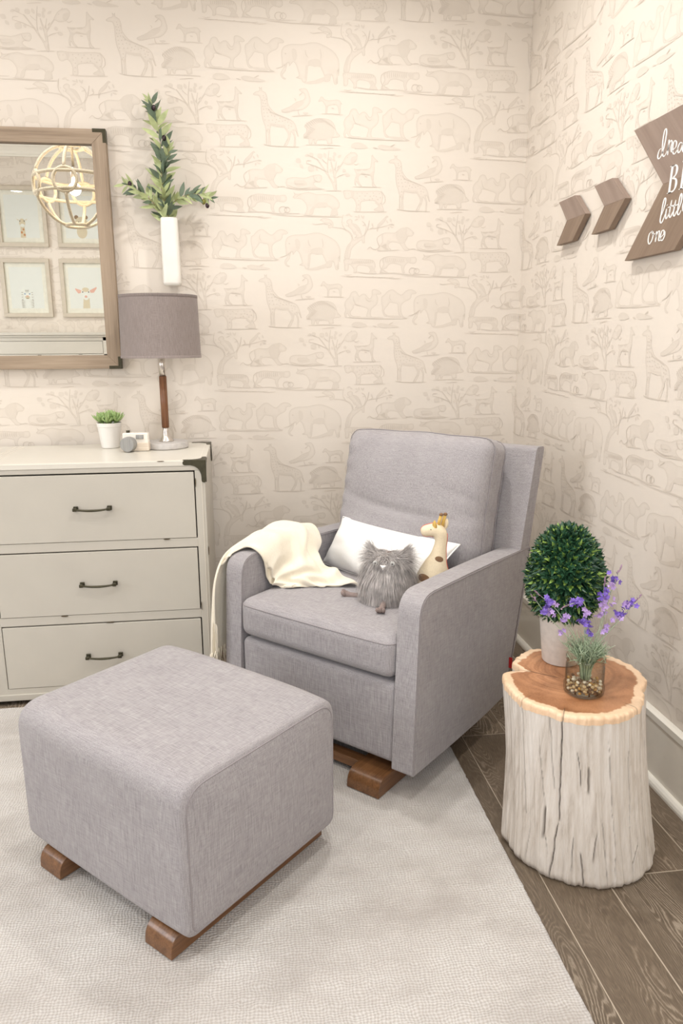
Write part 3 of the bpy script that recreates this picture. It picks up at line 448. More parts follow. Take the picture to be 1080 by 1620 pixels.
# ------------------------------------------------------------------ lamps of the room
lampdisc = NT('downlight_lens'); lampdisc.b.inputs['Emission Color'].default_value = (*WARM, 1); lampdisc.b.inputs['Emission Strength'].default_value = 8
for k, (x, y, e) in enumerate(DOWN):
    nm = ['in the corner above the armchair', 'above the dresser', 'above the tree stump side', 'behind the ottoman', 'by the window'][k]
    r = empty('recessed_downlight', (x, y, ZC), 0, 'round white recessed downlight in the ceiling '+nm, 'ceiling light', 'recessed ceiling downlights')
    mb = MB(); mb.lathe([(.062, .0), (.062, -.004), (.085, -.006), (.092, -.002), (.092, .0)], n=32); mb.build('trim_ring', M['trim'], r, smooth=True)
    mb = MB(); mb.lathe([(.0, -.001), (.061, -.001)], n=24); mb.build('lens', lampdisc.m, r)
    l = bpy.data.lights.new('downlight', 'AREA'); l.shape = 'DISK'; l.size = .13; l.energy = e; l.color = WARM; l.spread = 2.5
    o = bpy.data.objects.new('downlight', l); o.location = (x, y, ZC-.02); COL.objects.link(o)

# ------------------------------------------------------------------ rug
rx0, rx1, ry0, ry1 = -3.9, -.594, -3.6, -.623
def rugpt(u, v):
    x = rx0+(rx1-rx0)*u; y = ry0+(ry1-ry0)*v
    z = .009+.0014*noise.noise(V((x*9, y*9, 0)))
    if v == 1: y += .0025*noise.noise(V((x*60, 3, 0)))
    if u == 1: x += .003*noise.noise(V((y*70, 9, 0)))
    return V((x, y, z))
vs, fs = grid(rugpt, 170, 240)
n0 = len(vs); nu, nv = 170, 240
edge = [j*nu+nu-1 for j in range(nv)]+[(nv-1)*nu+i for i in range(nu-2, -1, -1)]+[j*nu for j in range(nv-2, -1, -1)]+[i for i in range(1, nu-1)]
for e in edge: vs.append(V((vs[e].x, vs[e].y, .0005)))
for k in range(len(edge)): fs.append((edge[k], edge[(k+1) % len(edge)], n0+(k+1) % len(edge), n0+k))
o = mesh('area_rug', vs, fs, M['rug'], smooth=True)
tag(o, 'large cream woven area rug under the armchair and the ottoman', 'rug')

# ------------------------------------------------------------------ dresser
DX0, DX1, DY, DT = -3.02, -1.404, -.586, .936       # left, right, front, top
dr = empty('dresser', ((DX0+DX1)/2, -.32, 0), 0, 'long cream painted dresser with dark corner brackets under the mirror', 'dresser')
OX, OY = (DX0+DX1)/2, -.32
def dp(p): return (p[0]-OX, p[1]-OY, p[2])
def dbox(mb, a, b, i=None): mb.box(dp(a), dp(b), i)
mb = MB(); back = -.055
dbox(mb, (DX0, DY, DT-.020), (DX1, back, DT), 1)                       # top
dbox(mb, (DX0+.002, DY+.003, DT-.038), (DX1-.002, back, DT-.020))           # under moulding
dbox(mb, (DX0, DY+.006, .02), (DX0+.02, back, DT-.038)); dbox(mb, (DX1-.02, DY+.004, .02), (DX1-.003, back, DT-.038))
dbox(mb, (DX0+.02, -.09, .03), (DX1-.02, -.075, DT-.04))
CXm = (DX0+DX1)/2
for a, b in ((DX1-.041, DX1-.004), (DX0+.004, DX0+.041), (CXm-.024, CXm+.024)): dbox(mb, (a, DY+.002, .02), (b, DY+.03, DT-.038))
rows = [(.640, .897), (.354, .605), (.067, .320)]
for z0, z1 in ((.605, .640), (.320, .354), (.02, .067)): dbox(mb, (DX0+.04, DY+.0025, z0), (DX1-.04, DY+.03, z1))
dbox(mb, (DX0+.001, DY-.004, .020), (DX1-.001, DY+.01, .045))               # base moulding
dbox(mb, (DX0+.05, DY+.04, .0), (DX0+.09, DY+.10, .03)); dbox(mb, (DX1-.10, DY+.04, .0), (DX1-.06, DY+.10, .03)); dbox(mb, (DX0+.05, -.13, .0), (DX0+.09, -.09, .03)); dbox(mb, (DX1-.10, -.13, .0), (DX1-.06, -.09, .03))
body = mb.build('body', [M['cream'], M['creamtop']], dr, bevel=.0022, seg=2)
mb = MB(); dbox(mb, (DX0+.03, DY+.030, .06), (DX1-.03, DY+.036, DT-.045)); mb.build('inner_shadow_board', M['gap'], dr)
# inlaid grooves running front to back in the middle of the top
mb = MB()
for x in (-2.183, -2.199, -2.217): dbox(mb, (x-.0016, DY+.07, DT-.0002), (x+.0016, back-.02, DT+.0006))
mb.build('top_inlay', M['board'], dr)
mb = MB()
dbox(mb, (DX0+.02, DY+.016, DT-.0002), (DX1-.02, DY+.0175, DT+.0003)); dbox(mb, (DX1-.022, DY+.016, DT-.0002), (DX1-.0205, back, DT+.0003))
dbox(mb, (DX1-.0175, DY-.0006, .07), (DX1-.0160, DY+.003, DT-.06))
mb.build('edge_bead', M['board'], dr)
# worn chips on the edges
for x, z, w_, h_ in ((-1.566, DT, .026, .0022), (-1.560, .640, .024, .0035), (-1.955, .354, .026, .0035), (-1.790, .320, .030, .0022), (-1.965, .067, .028, .0035), (-1.443, .865, .0035, .03), (-1.4062, .60, .0035, .03), (-1.443, .38, .002, .03)):
    P = []
    for k in range(10):
        a = 2*pi*k/10; P.append((x-OX+w_/2*cos(a)*(1+.15*sin(3*a)), z-h_*.4+h_/2*sin(a)*1.2))
    mb = MB(); mb.prism(P, DY-OY-.0012, DY-OY+.004, 'y'); mb.build('worn_chip', M['chip'], dr)
def handle(parent, x, z):
    mb = MB()
    for s_ in (-1, 1):
        cx = x+s_*.060
        mb.add(*rbox((.0085, .0035, .0085), .002, 2, None, (cx, DY-OY-.0035, z)))
        mb.tube([(cx, DY-OY-.004, z), (cx, DY-OY-.016, z), (cx, DY-OY-.024, z-.001)], [.0062, .0052, .0062], 12)
        mb.add(*rbox((.0075, .0045, .0062), .003, 2, None, (cx, DY-OY-.025, z)))
    mb.tube([(x+.058*t, DY-OY-.0255-.002*(1-t*t), z-.0045*(1-t*t)) for t in [-1, -.8, -.6, -.4, -.2, 0, .2, .4, .6, .8, 1]], [.0042, .0038, .0040, .0044, .0046, .0047, .0046, .0044, .0040, .0038, .0042], 12, flat=.8)
    return mb.build('handle', M['bronze'], parent, smooth=True)
for cx0, cx1 in ((CXm+.024, DX1-.041), (DX0+.041, CXm-.024)):
    for z0, z1 in rows:
        mb = MB(); g = .0028
        dbox(mb, (cx0+g, DY+.0005, z0+.0016), (cx1-g-.0012, DY+.022, z1-.0045))
        d = mb.build('drawer', M['cream'], dr, bevel=.0018, seg=2)
        handle(d, (cx0+cx1)/2-OX-(.003 if cx0 > CXm else 0), {.640: .768, .354: .477, .067: .188}[z0])
# metal brackets: wings with a concave inner curve
def wing(L, t):
    P = [(0, 0), (-L+t/2, 0)]
    for k in range(7): a = pi/2+pi*k/6; P.append((-L+t/2+t/2*cos(a), -t/2+t/2*sin(a)))
    P.append((-L*.66, -t))
    for k in range(1, 8):
        q = k/8; P.append(((-L*.66)*(1-q)**2+2*(-t*1.35)*q*(1-q)+(-t)*q*q, (-t)*(1-q)**2+2*(-t*1.35)*q*(1-q)+(-L*.66)*q*q))
    P.append((-t, -L*.66)); P.append((-t, -L+t/2))
    for k in range(7): a = pi+pi*k/6; P.append((-t/2+t/2*cos(a), -L+t/2+t/2*sin(a)))
    P.append((0, -L+t/2))
    out = []
    for p in P:
        if not out or (V(p)-V(out[-1])).length > 1e-5: out.append(p)
    return out
for fx in (1, -1):
    for fy in (1, -1):
        mb = MB(); X = (DX1 if fx > 0 else DX0)-OX; Y = (DY if fy > 0 else back)-OY
        f = [(X+fx*(p[0]+.0008), DT+p[1]) for p in wing(.084, .0175)]; mb.prism(f, Y-.0022*fy, Y+.0008*fy, 'y')
        f = [(X+fx*(p[0]+.0008), Y-fy*(p[1]+.0008)) for p in wing(.084, .0175)]; mb.prism(f, DT-.0008, DT+.0016, 'z')
        f = [(Y-fy*(p[0]+.0008), DT+p[1]) for p in wing(.084, .0175)]; mb.prism(f, X-.0008*fx, X+.0018*fx, 'x')
        mb.build('corner_bracket', M['bronze'], dr, bevel=.0005, seg=1)

# ------------------------------------------------------------------ things on the dresser
TZ = DT+.0017
# table lamp
M['shade'] = linen('grey_lamp_shade', srgb(126, 116, 112), srgb(156, 145, 141)); M['shade_in'] = plain('white_shade_lining', (.78, .74, .70, 1), .8)
M['concrete'] = plain('pale_concrete', (.50, .475, .455, 1), .75, vary=.10, scale=45, bump=.15)
M['nickel'] = plain('brushed_nickel', (.66, .62, .58, 1), .28, 1, vary=.04, scale=120)
lp = empty('table_lamp', (-1.58, -.206, TZ-.0012), 0, 'table lamp with a grey drum shade, walnut stem and round concrete base', 'lamp')
mb = MB(); mb.lathe([(0, 0), (.086, 0), (.0905, .003), (.0905, .022), (.0875, .0265), (0, .0265)], n=64); mb.build('base', M['concrete'], lp, smooth=False, bevel=.001)
mb = MB(); mb.lathe([(0, .0265), (.031, .0265), (.029, .031), (.021, .040), (.0155, .052), (.0135, .066), (.0135, .084), (0, .084)], n=32); mb.build('neck', M['nickel'], lp, smooth=True); mb = MB(); mb.lathe([(0, .292), (.0135, .292), (.0135, .38), (.006, .382), (.006, .47), (.012, .47), (.012, .50), (0, .50)], n=32); mb.build('upper_stem', M['nickel'], lp, smooth=True)
mb = MB(); mb.lathe([(0, .084), (.0150, .084), (.0152, .292), (0, .292)], n=32); mb.build('stem', wood('dark_walnut', (.14, .055, .024, 1), (.31, .145, .07, 1), 2, 1, .35), lp, smooth=True, bevel=0)
mb = MB(); rt, rb, z0, z1 = .1535, .1585, .366, .609
mb.lathe([(rb, z0), (rt, z1)], n=96); mb.f = mb.f[:96]; mb.m = mb.m[:96]
mb.lathe([(rb+.0012, z0), (rb+.0012, z0+.010), (rb, z0+.0105)], n=96); mb.lathe([(rt, z1-.0105), (rt+.0012, z1-.010), (rt+.0012, z1+.0005)], n=96)
mb.f = [f for f in mb.f if len(f) == 4]; mb.m = [0]*len(mb.f)
sh = mb.build('shade', M['shade'], lp, smooth=True)
mb = MB(); mb.lathe([(rb-.0015, z0+.0003), (rt-.0015, z1-.0003)], n=96); mb.f = [f for f in mb.f if len(f) == 4]; mb.m = [0]*len(mb.f); mb.lathe([(rb+.001, z0), (rb-.0018, z0), (rb-.0018, z0+.006)], n=96); mb.lathe([(rt-.0018, z1-.006), (rt-.0018, z1+.0008), (rt+.001, z1+.0008)], n=96)
mb.f = [f for f in mb.f if len(f) == 4]; mb.m = [0]*len(mb.f); mb.build('shade_lining', M['shade_in'], sh, smooth=True)
mb = MB()
for k in range(3): a = 2*pi*k/3+.4; mb.tube([(0, 0, .585), (cos(a)*.150, sin(a)*.150, .594)], .0016, 6)
mb.lathe([(0, .50), (.004, .50), (.004, .60), (.010, .603), (.010, .611), (.005, .620), (0, .622)], n=20)
mb.build('shade_spider', M['nickel'], lp, smooth=True)
mb = MB(); mb.lathe([(0, .50), (.012, .502), (.014, .51), (.022, .53), (.030, .555), (.027, .575), (.015, .587), (0, .590)], n=24); mb.build('bulb', plain('frosted_bulb', (.85, .83, .8, 1), .4), lp, smooth=True)
# succulent
M['whitepot'] = plain('white_glazed_pot', (.82, .80, .765, 1), .35, vary=.01)
M['soil'] = plain('potting_soil', (.05, .035, .025, 1), .95, vary=.4, scale=200, bump=.5)
sc = empty('potted_succulent', (-1.813, -.166, TZ-.0012), 0, 'small white pot with a green succulent beside the toy camera', 'potted plant')
mb = MB(); mb.lathe([(0, 0), (.0345, 0), (.0365, .002), (.0475, .088), (.0495, .0885), (.0505, .104), (.0475, .1045), (.0460, .094), (0, .092)], n=48); mb.build('pot', M['whitepot'], sc, smooth=False, bevel=.0008)
mb = MB(); mb.lathe([(.045, .094), (.03, .0965), (0, .098)], n=24); mb.build('soil', M['soil'], sc, smooth=True)
M['succ'] = plain('succulent_green', srgb(156, 182, 118), .5, vary=.32, scale=55)
def fleshy(mb, base, d, L, w, up=.3, i=0):
    d = V(d).normalized(); side = d.cross(V((0, 0, 1))); side = side.normalized() if side.length > .01 else V((1, 0, 0)); nrm = side.cross(d)
    vs, fs = [], []; K = 7
    for k in range(K):
        t = k/(K-1); ww = w*(sin(pi*min(1, .12+t*.88))**.75)*(1 if t < .98 else .05); th = ww*.42
        c = V(base)+d*L*t+nrm*up*L*(t*t)
        for a in (0, .25, .5, .75): vs.append(c+side*cos(2*pi*a)*ww+nrm*sin(2*pi*a)*th)
    for k in range(K-1):
        for j in range(4): fs.append((4*k+j, 4*k+(j+1) % 4, 4*k+4+(j+1) % 4, 4*k+4+j))
    mb.add(vs, fs, i)
rosettes = [(-.028, -.012, 1.0), (.030, -.008, 1.0), (.004, .024, 1.05), (0, -.032, .8), (-.012, .0, .9)]
for q, (x, y, s_) in enumerate(rosettes):
    mb = MB(); tilt = V((x*11, y*9, 1)).normalized()
    mb.tube([(x*.5, y*.5, .09), (x, y, .108)], .005, 6)
    for ring, (nL, el, L) in enumerate(((7, .25, .042), (6, .75, .037), (4, 1.15, .028))):
        for k in range(nL):
            a = 2*pi*k/nL+ring*.4+q; d = V((cos(a)*cos(el), sin(a)*cos(el), sin(el)))
            d = (d+tilt*.35).normalized(); fleshy(mb, (x, y, .105+.004*ring), d, 1.2*L*s_*random.uniform(.9, 1.15), .0096*s_, .25)
    mb.build('rosette', M['succ'], sc, smooth=True)
# wooden toy camera
M['whitewood'] = wood('white_painted_wood', (.74, .68, .60, 1), (.86, .82, .76, 1), 0, 1, .5); M['greywood'] = wood('grey_painted_wood', (.20, .20, .195, 1), (.36, .355, .34, 1), 2, 1.5, .5); M['palewood'] = wood('pale_maple', (.62, .52, .41, 1), (.78, .70, .60, 1), 0, 1, .5)
tc = empty('toy_camera', (-1.690, -.292, TZ-.0012), -.10, 'white wooden toy camera with a grey lens between succulent and lamp', 'toy')
mb = MB(); mb.add(*rbox((.0515, .0155, .037), .006, 4, None, (0, 0, .037))); mb.build('body', M['whitewood'], tc, smooth=True)
mb = MB(); mb.add(*rbox((.0545, .0165, .0175), .005, 4, None, (-.001, -.0005, .0195))); mb.build('lower_band', M['palewood'], tc, smooth=True)
mb = MB(); mb.add(*rbox((.0150, .004, .0085), .002, 2, None, (.019, -.0165, .0585))); mb.build('viewfinder', M['greywood'], tc, smooth=True)
mb = MB(); mb.lathe([(0, 0), (.0075, 0), (.0075, .0085), (.0065, .0095), (0, .0095)], (-.031, .002, .0735), n=20); mb.build('shutter_button', M['bronze'], tc, smooth=True)
mb = MB(); mb.tube([(-.021, -.012, .031), (-.023, -.022, .031), (-.026, -.046, .031), (-.0263, -.0475, .031)], [.029, .0295, .0295, .028], 40); mb.build('lens', M['greywood'], tc, smooth=False, bevel=.001)

# ------------------------------------------------------------------ mirror
M['barn'] = wood('weathered_brown_wood', srgb(134, 116, 97), srgb(174, 155, 134), 2, .8, .65, .4); M['barnx'] = wood('weathered_brown_wood_cross', srgb(134, 116, 97), srgb(174, 155, 134), 0, .8, .65, .4)
mirm = NT('mirror_silver'); mirm.set(Metallic=1, Roughness=.004); mirm.base((.95, .955, .93, 1))
mx1, mx0, mz0, mz1, fw_ = -1.766, -2.68, 1.257, 2.193, .056
mi = empty('wall_mirror', ((mx0+mx1)/2, 0, mz0), 0, 'rectangular wall mirror in a weathered brown wood frame above the dresser', 'mirror')
MX = (mx0+mx1)/2
def mprism(poly, y0, y1, name, mat, par, b=.0015): mb = MB(); mb.prism([(p[0]-MX, p[1]-mz0) for p in poly], y0, y1, 'y'); return mb.build(name, mat, par, bevel=b)
Ft, Fb = -.042, -.003
mprism([(mx0, mz1), (mx1, mz1), (mx1-fw_, mz1-fw_), (mx0+fw_, mz1-fw_)], Ft, Fb, 'frame_rail', M['barnx'], mi)
mprism([(mx0, mz0), (mx1, mz0), (mx1-fw_, mz0+fw_), (mx0+fw_, mz0+fw_)], Ft, Fb, 'frame_rail', M['barnx'], mi)
mprism([(mx1, mz1), (mx1, mz0), (mx1-fw_, mz0+fw_), (mx1-fw_, mz1-fw_)], Ft, Fb, 'frame_rail', M['barn'], mi)
mprism([(mx0, mz1), (mx0, mz0), (mx0+fw_, mz0+fw_), (mx0+fw_, mz1-fw_)], Ft, Fb, 'frame_rail', M['barn'], mi)
mprism([(mx0+fw_-.004, mz0+fw_-.004), (mx1-fw_+.004, mz0+fw_-.004), (mx1-fw_+.004, mz1-fw_+.004), (mx0+fw_-.004, mz1-fw_+.004)], -.024, -.018, 'mirror_glass', mirm.m, mi, 0)
for sx, sz, cx, cz in ((1, 1, mx1, mz1), (1, -1, mx1, mz0), (-1, 1, mx0, mz1), (-1, -1, mx0, mz0)):
    mb = MB(); L_, t_ = .050, .012; o_ = -.0015
    P = [(o_, o_), (L_, o_), (L_, t_), (t_, t_), (t_, L_), (o_, L_)]
    mb.prism([(cx-MX-sx*p[0], cz-mz0-sz*p[1]) for p in P], Ft-.0015, Ft+.03, 'y')
    mb.build('corner_bracket', M['bronze'], mi, bevel=.0005, seg=1)

# ------------------------------------------------------------------ wall vase and olive branches
M['ceramic'] = plain('white_ceramic', (.83, .80, .745, 1), .38, vary=.03, scale=14, bump=.06)
va = empty('wall_vase', (-1.5335, -.050, 1.594), 0, 'tall white ceramic vase hung on the wall above the lamp', 'vase')
mb = MB()
def sq(a, z): return 1/((abs(cos(a))**5+abs(sin(a))**5)**(1/5))*(1+.012*sin(z*60+a*2))
prof = [(0, .004), (.024, .000), (.033, .004), (.0362, .014), (.0367, .05), (.0362, .12), (.0355, .20), (.0350, .250), (.0345, .262), (.031, .268), (.0275, .266), (.026, .255), (.025, .10), (0, .09)]
mb.lathe(prof, n=56, bump=lambda a, z: sq(a, z)*(1+.006*sin(z*95))); mb.build('vase_body', M['ceramic'], va, smooth=True)
M['olive_l'] = plain('olive_leaf_light', srgb(172, 182, 132), .55, vary=.22, scale=25); M['olive_d'] = plain('olive_leaf_dark', srgb(98, 114, 94), .5, vary=.22, scale=25)
M['twig'] = plain('olive_twig', srgb(150, 140, 100), .8, vary=.2, scale=80); M['fruit'] = plain('dark_olive', (.03, .012, .018, 1), .25, vary=.2); M['fruitg'] = plain('green_olive', srgb(122, 122, 52), .3)
def blade(mb, p, d, nrm, L, w, i=0, curve=.15, K=6, fold=.18):
    d = V(d).normalized(); nrm = V(nrm); side = d.cross(nrm)
    if side.length < .05: side = d.orthogonal()
    side.normalize(); nrm = side.cross(d).normalized(); vs, fs = [], []
    for k in range(K):
        t = k/(K-1); ww = w*(sin(pi*(t**.8))*.98+.02) if k < K-1 else w*.02; c = V(p)+d*L*t-nrm*curve*L*t*t
        vs += [c-side*ww+nrm*ww*fold, c, c+side*ww+nrm*ww*fold]
    for k in range(K-1):
        for j in (0, 1): fs.append((3*k+j, 3*k+j+1, 3*k+j+4, 3*k+j+3))
    mb.add(vs, fs, i)
def olive_branch(stem, seed, label, fruits, dens=17, L0=.050):
    rnd = random.Random(seed); Pp = spline(stem, 6); org = Pp[0]
    br = empty('olive_branch', org, 0, label, 'branch', 'olive branches in the wall vase')
    R = lambda p: V(p)-org
    mb = MB(); mb.tube([R(p) for p in Pp], [.0024*(1-.6*k/(len(Pp)-1)) for k in range(len(Pp))], 7); mb.build('twig', M['twig'], br, smooth=True)
    mb = MB(); T = 0; tot = sum((Pp[k+1]-Pp[k]).length for k in range(len(Pp)-1)); n = int(tot*dens*.78/.1)
    for q in range(n):
        f = .14+.86*(q+.5)/n; k = min(int(f*(len(Pp)-1)), len(Pp)-2); t = f*(len(Pp)-1)-k; p = Pp[k].lerp(Pp[k+1], t); tan = (Pp[k+1]-Pp[k]).normalized()
        a = q*2.4+rnd.uniform(-.5, .5); o1 = tan.orthogonal().normalized(); o2 = tan.cross(o1)
        out = o1*cos(a)+o2*sin(a); out.y *= .75
        d = (tan*rnd.uniform(.45, 1.1)+out*rnd.uniform(.7, 1.15)).normalized()
        if (p+d*.05).y > -.012: d.y = -abs(d.y)
        L = L0*1.22*rnd.uniform(.7, 1.1)*(1-.35*max(0, f-.7)/.3); blade(mb, R(p), d, V((rnd.uniform(-1, 1), -1, rnd.uniform(-.3, 1))), L, L*.155, 0 if rnd.random() < .60 else 1, rnd.uniform(-.1, .25))
    mb.build('leaves', [M['olive_l'], M['olive_d']], br, smooth=True)
    for x, y, z, g in fruits:
        mb = MB(); mb.add(*grid(lambda u, v: R((x, y, z))+V((.0085*cos(2*pi*u)*sin(pi*v), .0085*sin(2*pi*u)*sin(pi*v), .0110*cos(pi*v))), 14, 9, True)); mb.build('olive_fruit', M['fruitg'] if g else M['fruit'], br, smooth=True)
olive_branch([(-1.540, -.055, 1.78), (-1.546, -.06, 1.88), (-1.551, -.08, 1.99), (-1.546, -.085, 2.10), (-1.560, -.075, 2.22), (-1.580, -.06, 2.290)], 3, 'tallest olive branch, upright in the wall vase with pale green leaf tips', [(-1.567, -.085, 2.265, 0), (-1.533, -.09, 2.155, 0)], 17, .062)
olive_branch([(-1.526, -.055, 1.78), (-1.537, -.065, 1.89), (-1.555, -.08, 1.98), (-1.530, -.09, 2.06), (-1.512, -.09, 2.13)], 5, 'upright olive branch with dark leaves right of the tallest one', [], 11, .060)
olive_branch([(-1.550, -.055, 1.78), (-1.562, -.06, 1.875), (-1.60, -.075, 1.925), (-1.65, -.075, 1.962), (-1.702, -.065, 1.985)], 8, 'olive branch leaning left from the wall vase toward the mirror', [(-1.678, -.08, 1.985, 0)], 16, .054)
olive_branch([(-1.536, -.055, 1.78), (-1.535, -.06, 1.88), (-1.50, -.08, 1.925), (-1.45, -.095, 1.945), (-1.40, -.095, 1.948), (-1.357, -.09, 1.935)], 12, 'olive branch arching right from the wall vase above the lamp', [(-1.388, -.105, 1.918, 1), (-1.374, -.1, 1.905, 0)], 17, .048)

# ------------------------------------------------------------------ signs on the right wall
M['sign'] = wood('grey_brown_stained_pine', srgb(130, 112, 101), srgb(152, 134, 122), 1, .55, .6, .3, .0, (-pi/4, 0, 0)); M['sign2'] = wood('brown_stained_pine', srgb(120, 100, 84), srgb(146, 126, 108), 1, .55, .6, .3, .0, (pi/4, 0, 0)); M['letter'] = plain('white_paint', (.86, .85, .83, 1), .6, vary=.01)
M['sign_edge'] = wood('brown_stained_edge', srgb(92, 70, 48), srgb(136, 110, 84), 1, 1, .6, .4)
KS = (1.2534-.026)/(1.2534-.046)
def AD(d): return 3.3391-(3.3391-d)*KS
def AZ(z): return 1.35+(z-1.35)*KS
def chevron(d0, d1, tip, zt, zb, nd, label, group=None):
    """d: distance from the corner; d0 left corners, d1 right corners, tip, notch nd"""
    d0, d1, tip, nd = [AD(q) for q in (d0, d1, tip, nd)]; zt, zb = AZ(zt), AZ(zb)
    zm = (zt+zb)/2; r = empty('chevron_sign', (.012, -d0, zm), 0, label, 'wall sign', group)
    mb = MB()
    P = [(d0, zt), (d1, zt), (tip, zm), (nd, zm)]; Q = [(nd, zm), (tip, zm), (d1, zb), (d0, zb)]
    c = lambda L: [(-(p[0]-d0), p[1]-zm) for p in L]
    m1 = MB(); m1.prism(c(P), -.038, -.017, 'x'); m1.build('upper_board', M['sign'], r, bevel=.0006, seg=1)
    m2 = MB(); m2.prism(c(Q), -.038, -.017, 'x'); m2.build('lower_board', M['sign2'], r, bevel=.0006, seg=1)
    m3 = MB(); k = (d0+d1)/2-d0+(nd-d0)/2; m3.box((-.0175, -k-.02, -.012), (-.0125, -k+.02, .012)); m3.build('wall_spacer', M['sign2'], r)
    return r
chevron(.488, .626, .722, 1.872, 1.7165, .569, 'small brown wooden chevron on the right wall, the one nearest the corner')
chevron(.778, .905, 1.000, 1.873, 1.7165, .860, 'small brown wooden chevron between the corner one and the lettered sign')
sg = chevron(1.025, 1.302, 1.492, 1.982, 1.604, 1.214, 'large brown wooden chevron sign with white words on the right wall')
sg.name = 'lettered_chevron_sign'
WORDS = """dream:1201.1,1890.6,1183.2,1891.8,1174.9,1877.2,1181.2,1867.6,1195.0,1874.1,1206.1,1895.3,1212.6,1926.1,1208.6,1939.4,1201.1,1936.4,1196.3,1912.5,1198.3,1882.3,1205.9,1868.6,1215.9,1870.8,1227.1,1882.9;1228.9,1906.8,1227.6,1887.2,1227.5,1866.6;1227.2,1875.5,1230.8,1895.2,1239.3,1901.8,1246.0,1895.0,1242.3,1883.6,1247.2,1870.8,1257.8,1874.1;1252.3,1874.0,1266.9,1879.2,1267.8,1890.5,1258.5,1896.5,1251.2,1887.3,1253.1,1869.5,1261.0,1861.8,1270.3,1865.4,1280.9,1874.4;1299.3,1879.9,1286.2,1884.5,1277.4,1872.4,1282.1,1860.3,1292.2,1864.6,1300.4,1879.7,1300.3,1864.1,1307.4,1856.7,1314.2,1860.8;1315.2,1885.9,1315.9,1866.0,1315.1,1854.9;1314.8,1866.3,1320.9,1883.1,1328.2,1877.1,1328.3,1854.6;1328.0,1865.9,1333.9,1882.6,1341.6,1876.5,1340.8,1857.3,1349.3,1852.5,1355.8,1859.2|little:1223.4,1708.5,1235.0,1730.8,1238.1,1746.9,1232.6,1752.4,1226.2,1741.4,1220.5,1712.0,1217.5,1694.1,1224.6,1686.9,1233.3,1694.7,1241.5,1708.6;1246.8,1722.2,1244.4,1705.1,1247.9,1694.9,1257.1,1701.5,1262.4,1711.2;1247.6,1731.7,1248.4,1730.4;1269.9,1741.2,1264.3,1716.9,1262.8,1702.1,1269.6,1695.1,1279.8,1708.3;1251.8,1723.5,1268.6,1725.1,1283.8,1724.8;1290.5,1737.5,1285.2,1716.3,1283.1,1701.8,1289.8,1695.4,1299.3,1708.1;1276.4,1722.3,1291.4,1722.7,1304.8,1724.1;1307.8,1706.7,1317.7,1728.3,1319.1,1742.5,1314.2,1749.2,1309.0,1738.6,1304.5,1713.1,1304.5,1699.9,1311.8,1695.7,1321.5,1705.8;1329.0,1708.9,1338.5,1716.0,1338.1,1724.7,1331.3,1727.4,1326.9,1715.1,1331.1,1702.8,1339.4,1704.3,1349.3,1714.1|one:1176.8,1671.5,1163.6,1664.5,1160.1,1647.5,1168.1,1636.6,1180.9,1646.4,1186.2,1663.0,1177.5,1671.4,1185.2,1661.5,1198.5,1662.8;1203.8,1667.7,1202.6,1652.9,1200.7,1638.2;1200.6,1650.1,1210.4,1664.3,1218.6,1665.6,1219.3,1653.8,1217.6,1642.2,1224.1,1639.2,1231.3,1646.0;1227.6,1647.1,1241.8,1653.8,1242.6,1663.4,1233.0,1664.8,1226.6,1652.8,1229.8,1640.6,1238.5,1638.3,1247.4,1648.4,1249.4,1661.3"""
oy, oz = -AD(1.025), AZ(1.793)
for wd in WORDS.split('|'):
    k, st = wd.split(':'); mb = MB()
    for s_ in st.split(';'):
        a = [float(x)/1000 for x in s_.split(',')]; P = [V((AD(a[q]), AZ(a[q+1]))) for q in range(0, len(a), 2)]
        Q = [cr(P, q/6) for q in range((len(P)-1)*6+1)]; up = []
        vs, fs = [], []
        for q, p in enumerate(Q):
            d = Q[min(q+1, len(Q)-1)]-Q[max(q-1, 0)]; d.normalize(); n = V((-d.y, d.x)); wv = .0013+.0016*abs(d.y)**2; t = q/(len(Q)-1); wv *= min(1, .35+6*min(t, 1-t))
            for sg_ in (-1, 1):
                e = p+n*wv*sg_; vs.append((-.0388, -(e.x+oy), e.y-oz))
        for q in range(len(Q)-1): fs.append((2*q, 2*q+1, 2*q+3, 2*q+2))
        n0 = len(vs); vs += [(-.0379, v[1], v[2]) for v in vs]
        fs += [(2*q, 2*q+2, n0+2*q+2, n0+2*q) for q in range(len(Q)-1)]+[(2*q+1, 2*q+3, n0+2*q+3, n0+2*q+1) for q in range(len(Q)-1)]
        mb.add(vs, fs)
    o = mb.build('lettering', M['letter'], sg); o['label'] = 'white painted word "%s"' % k
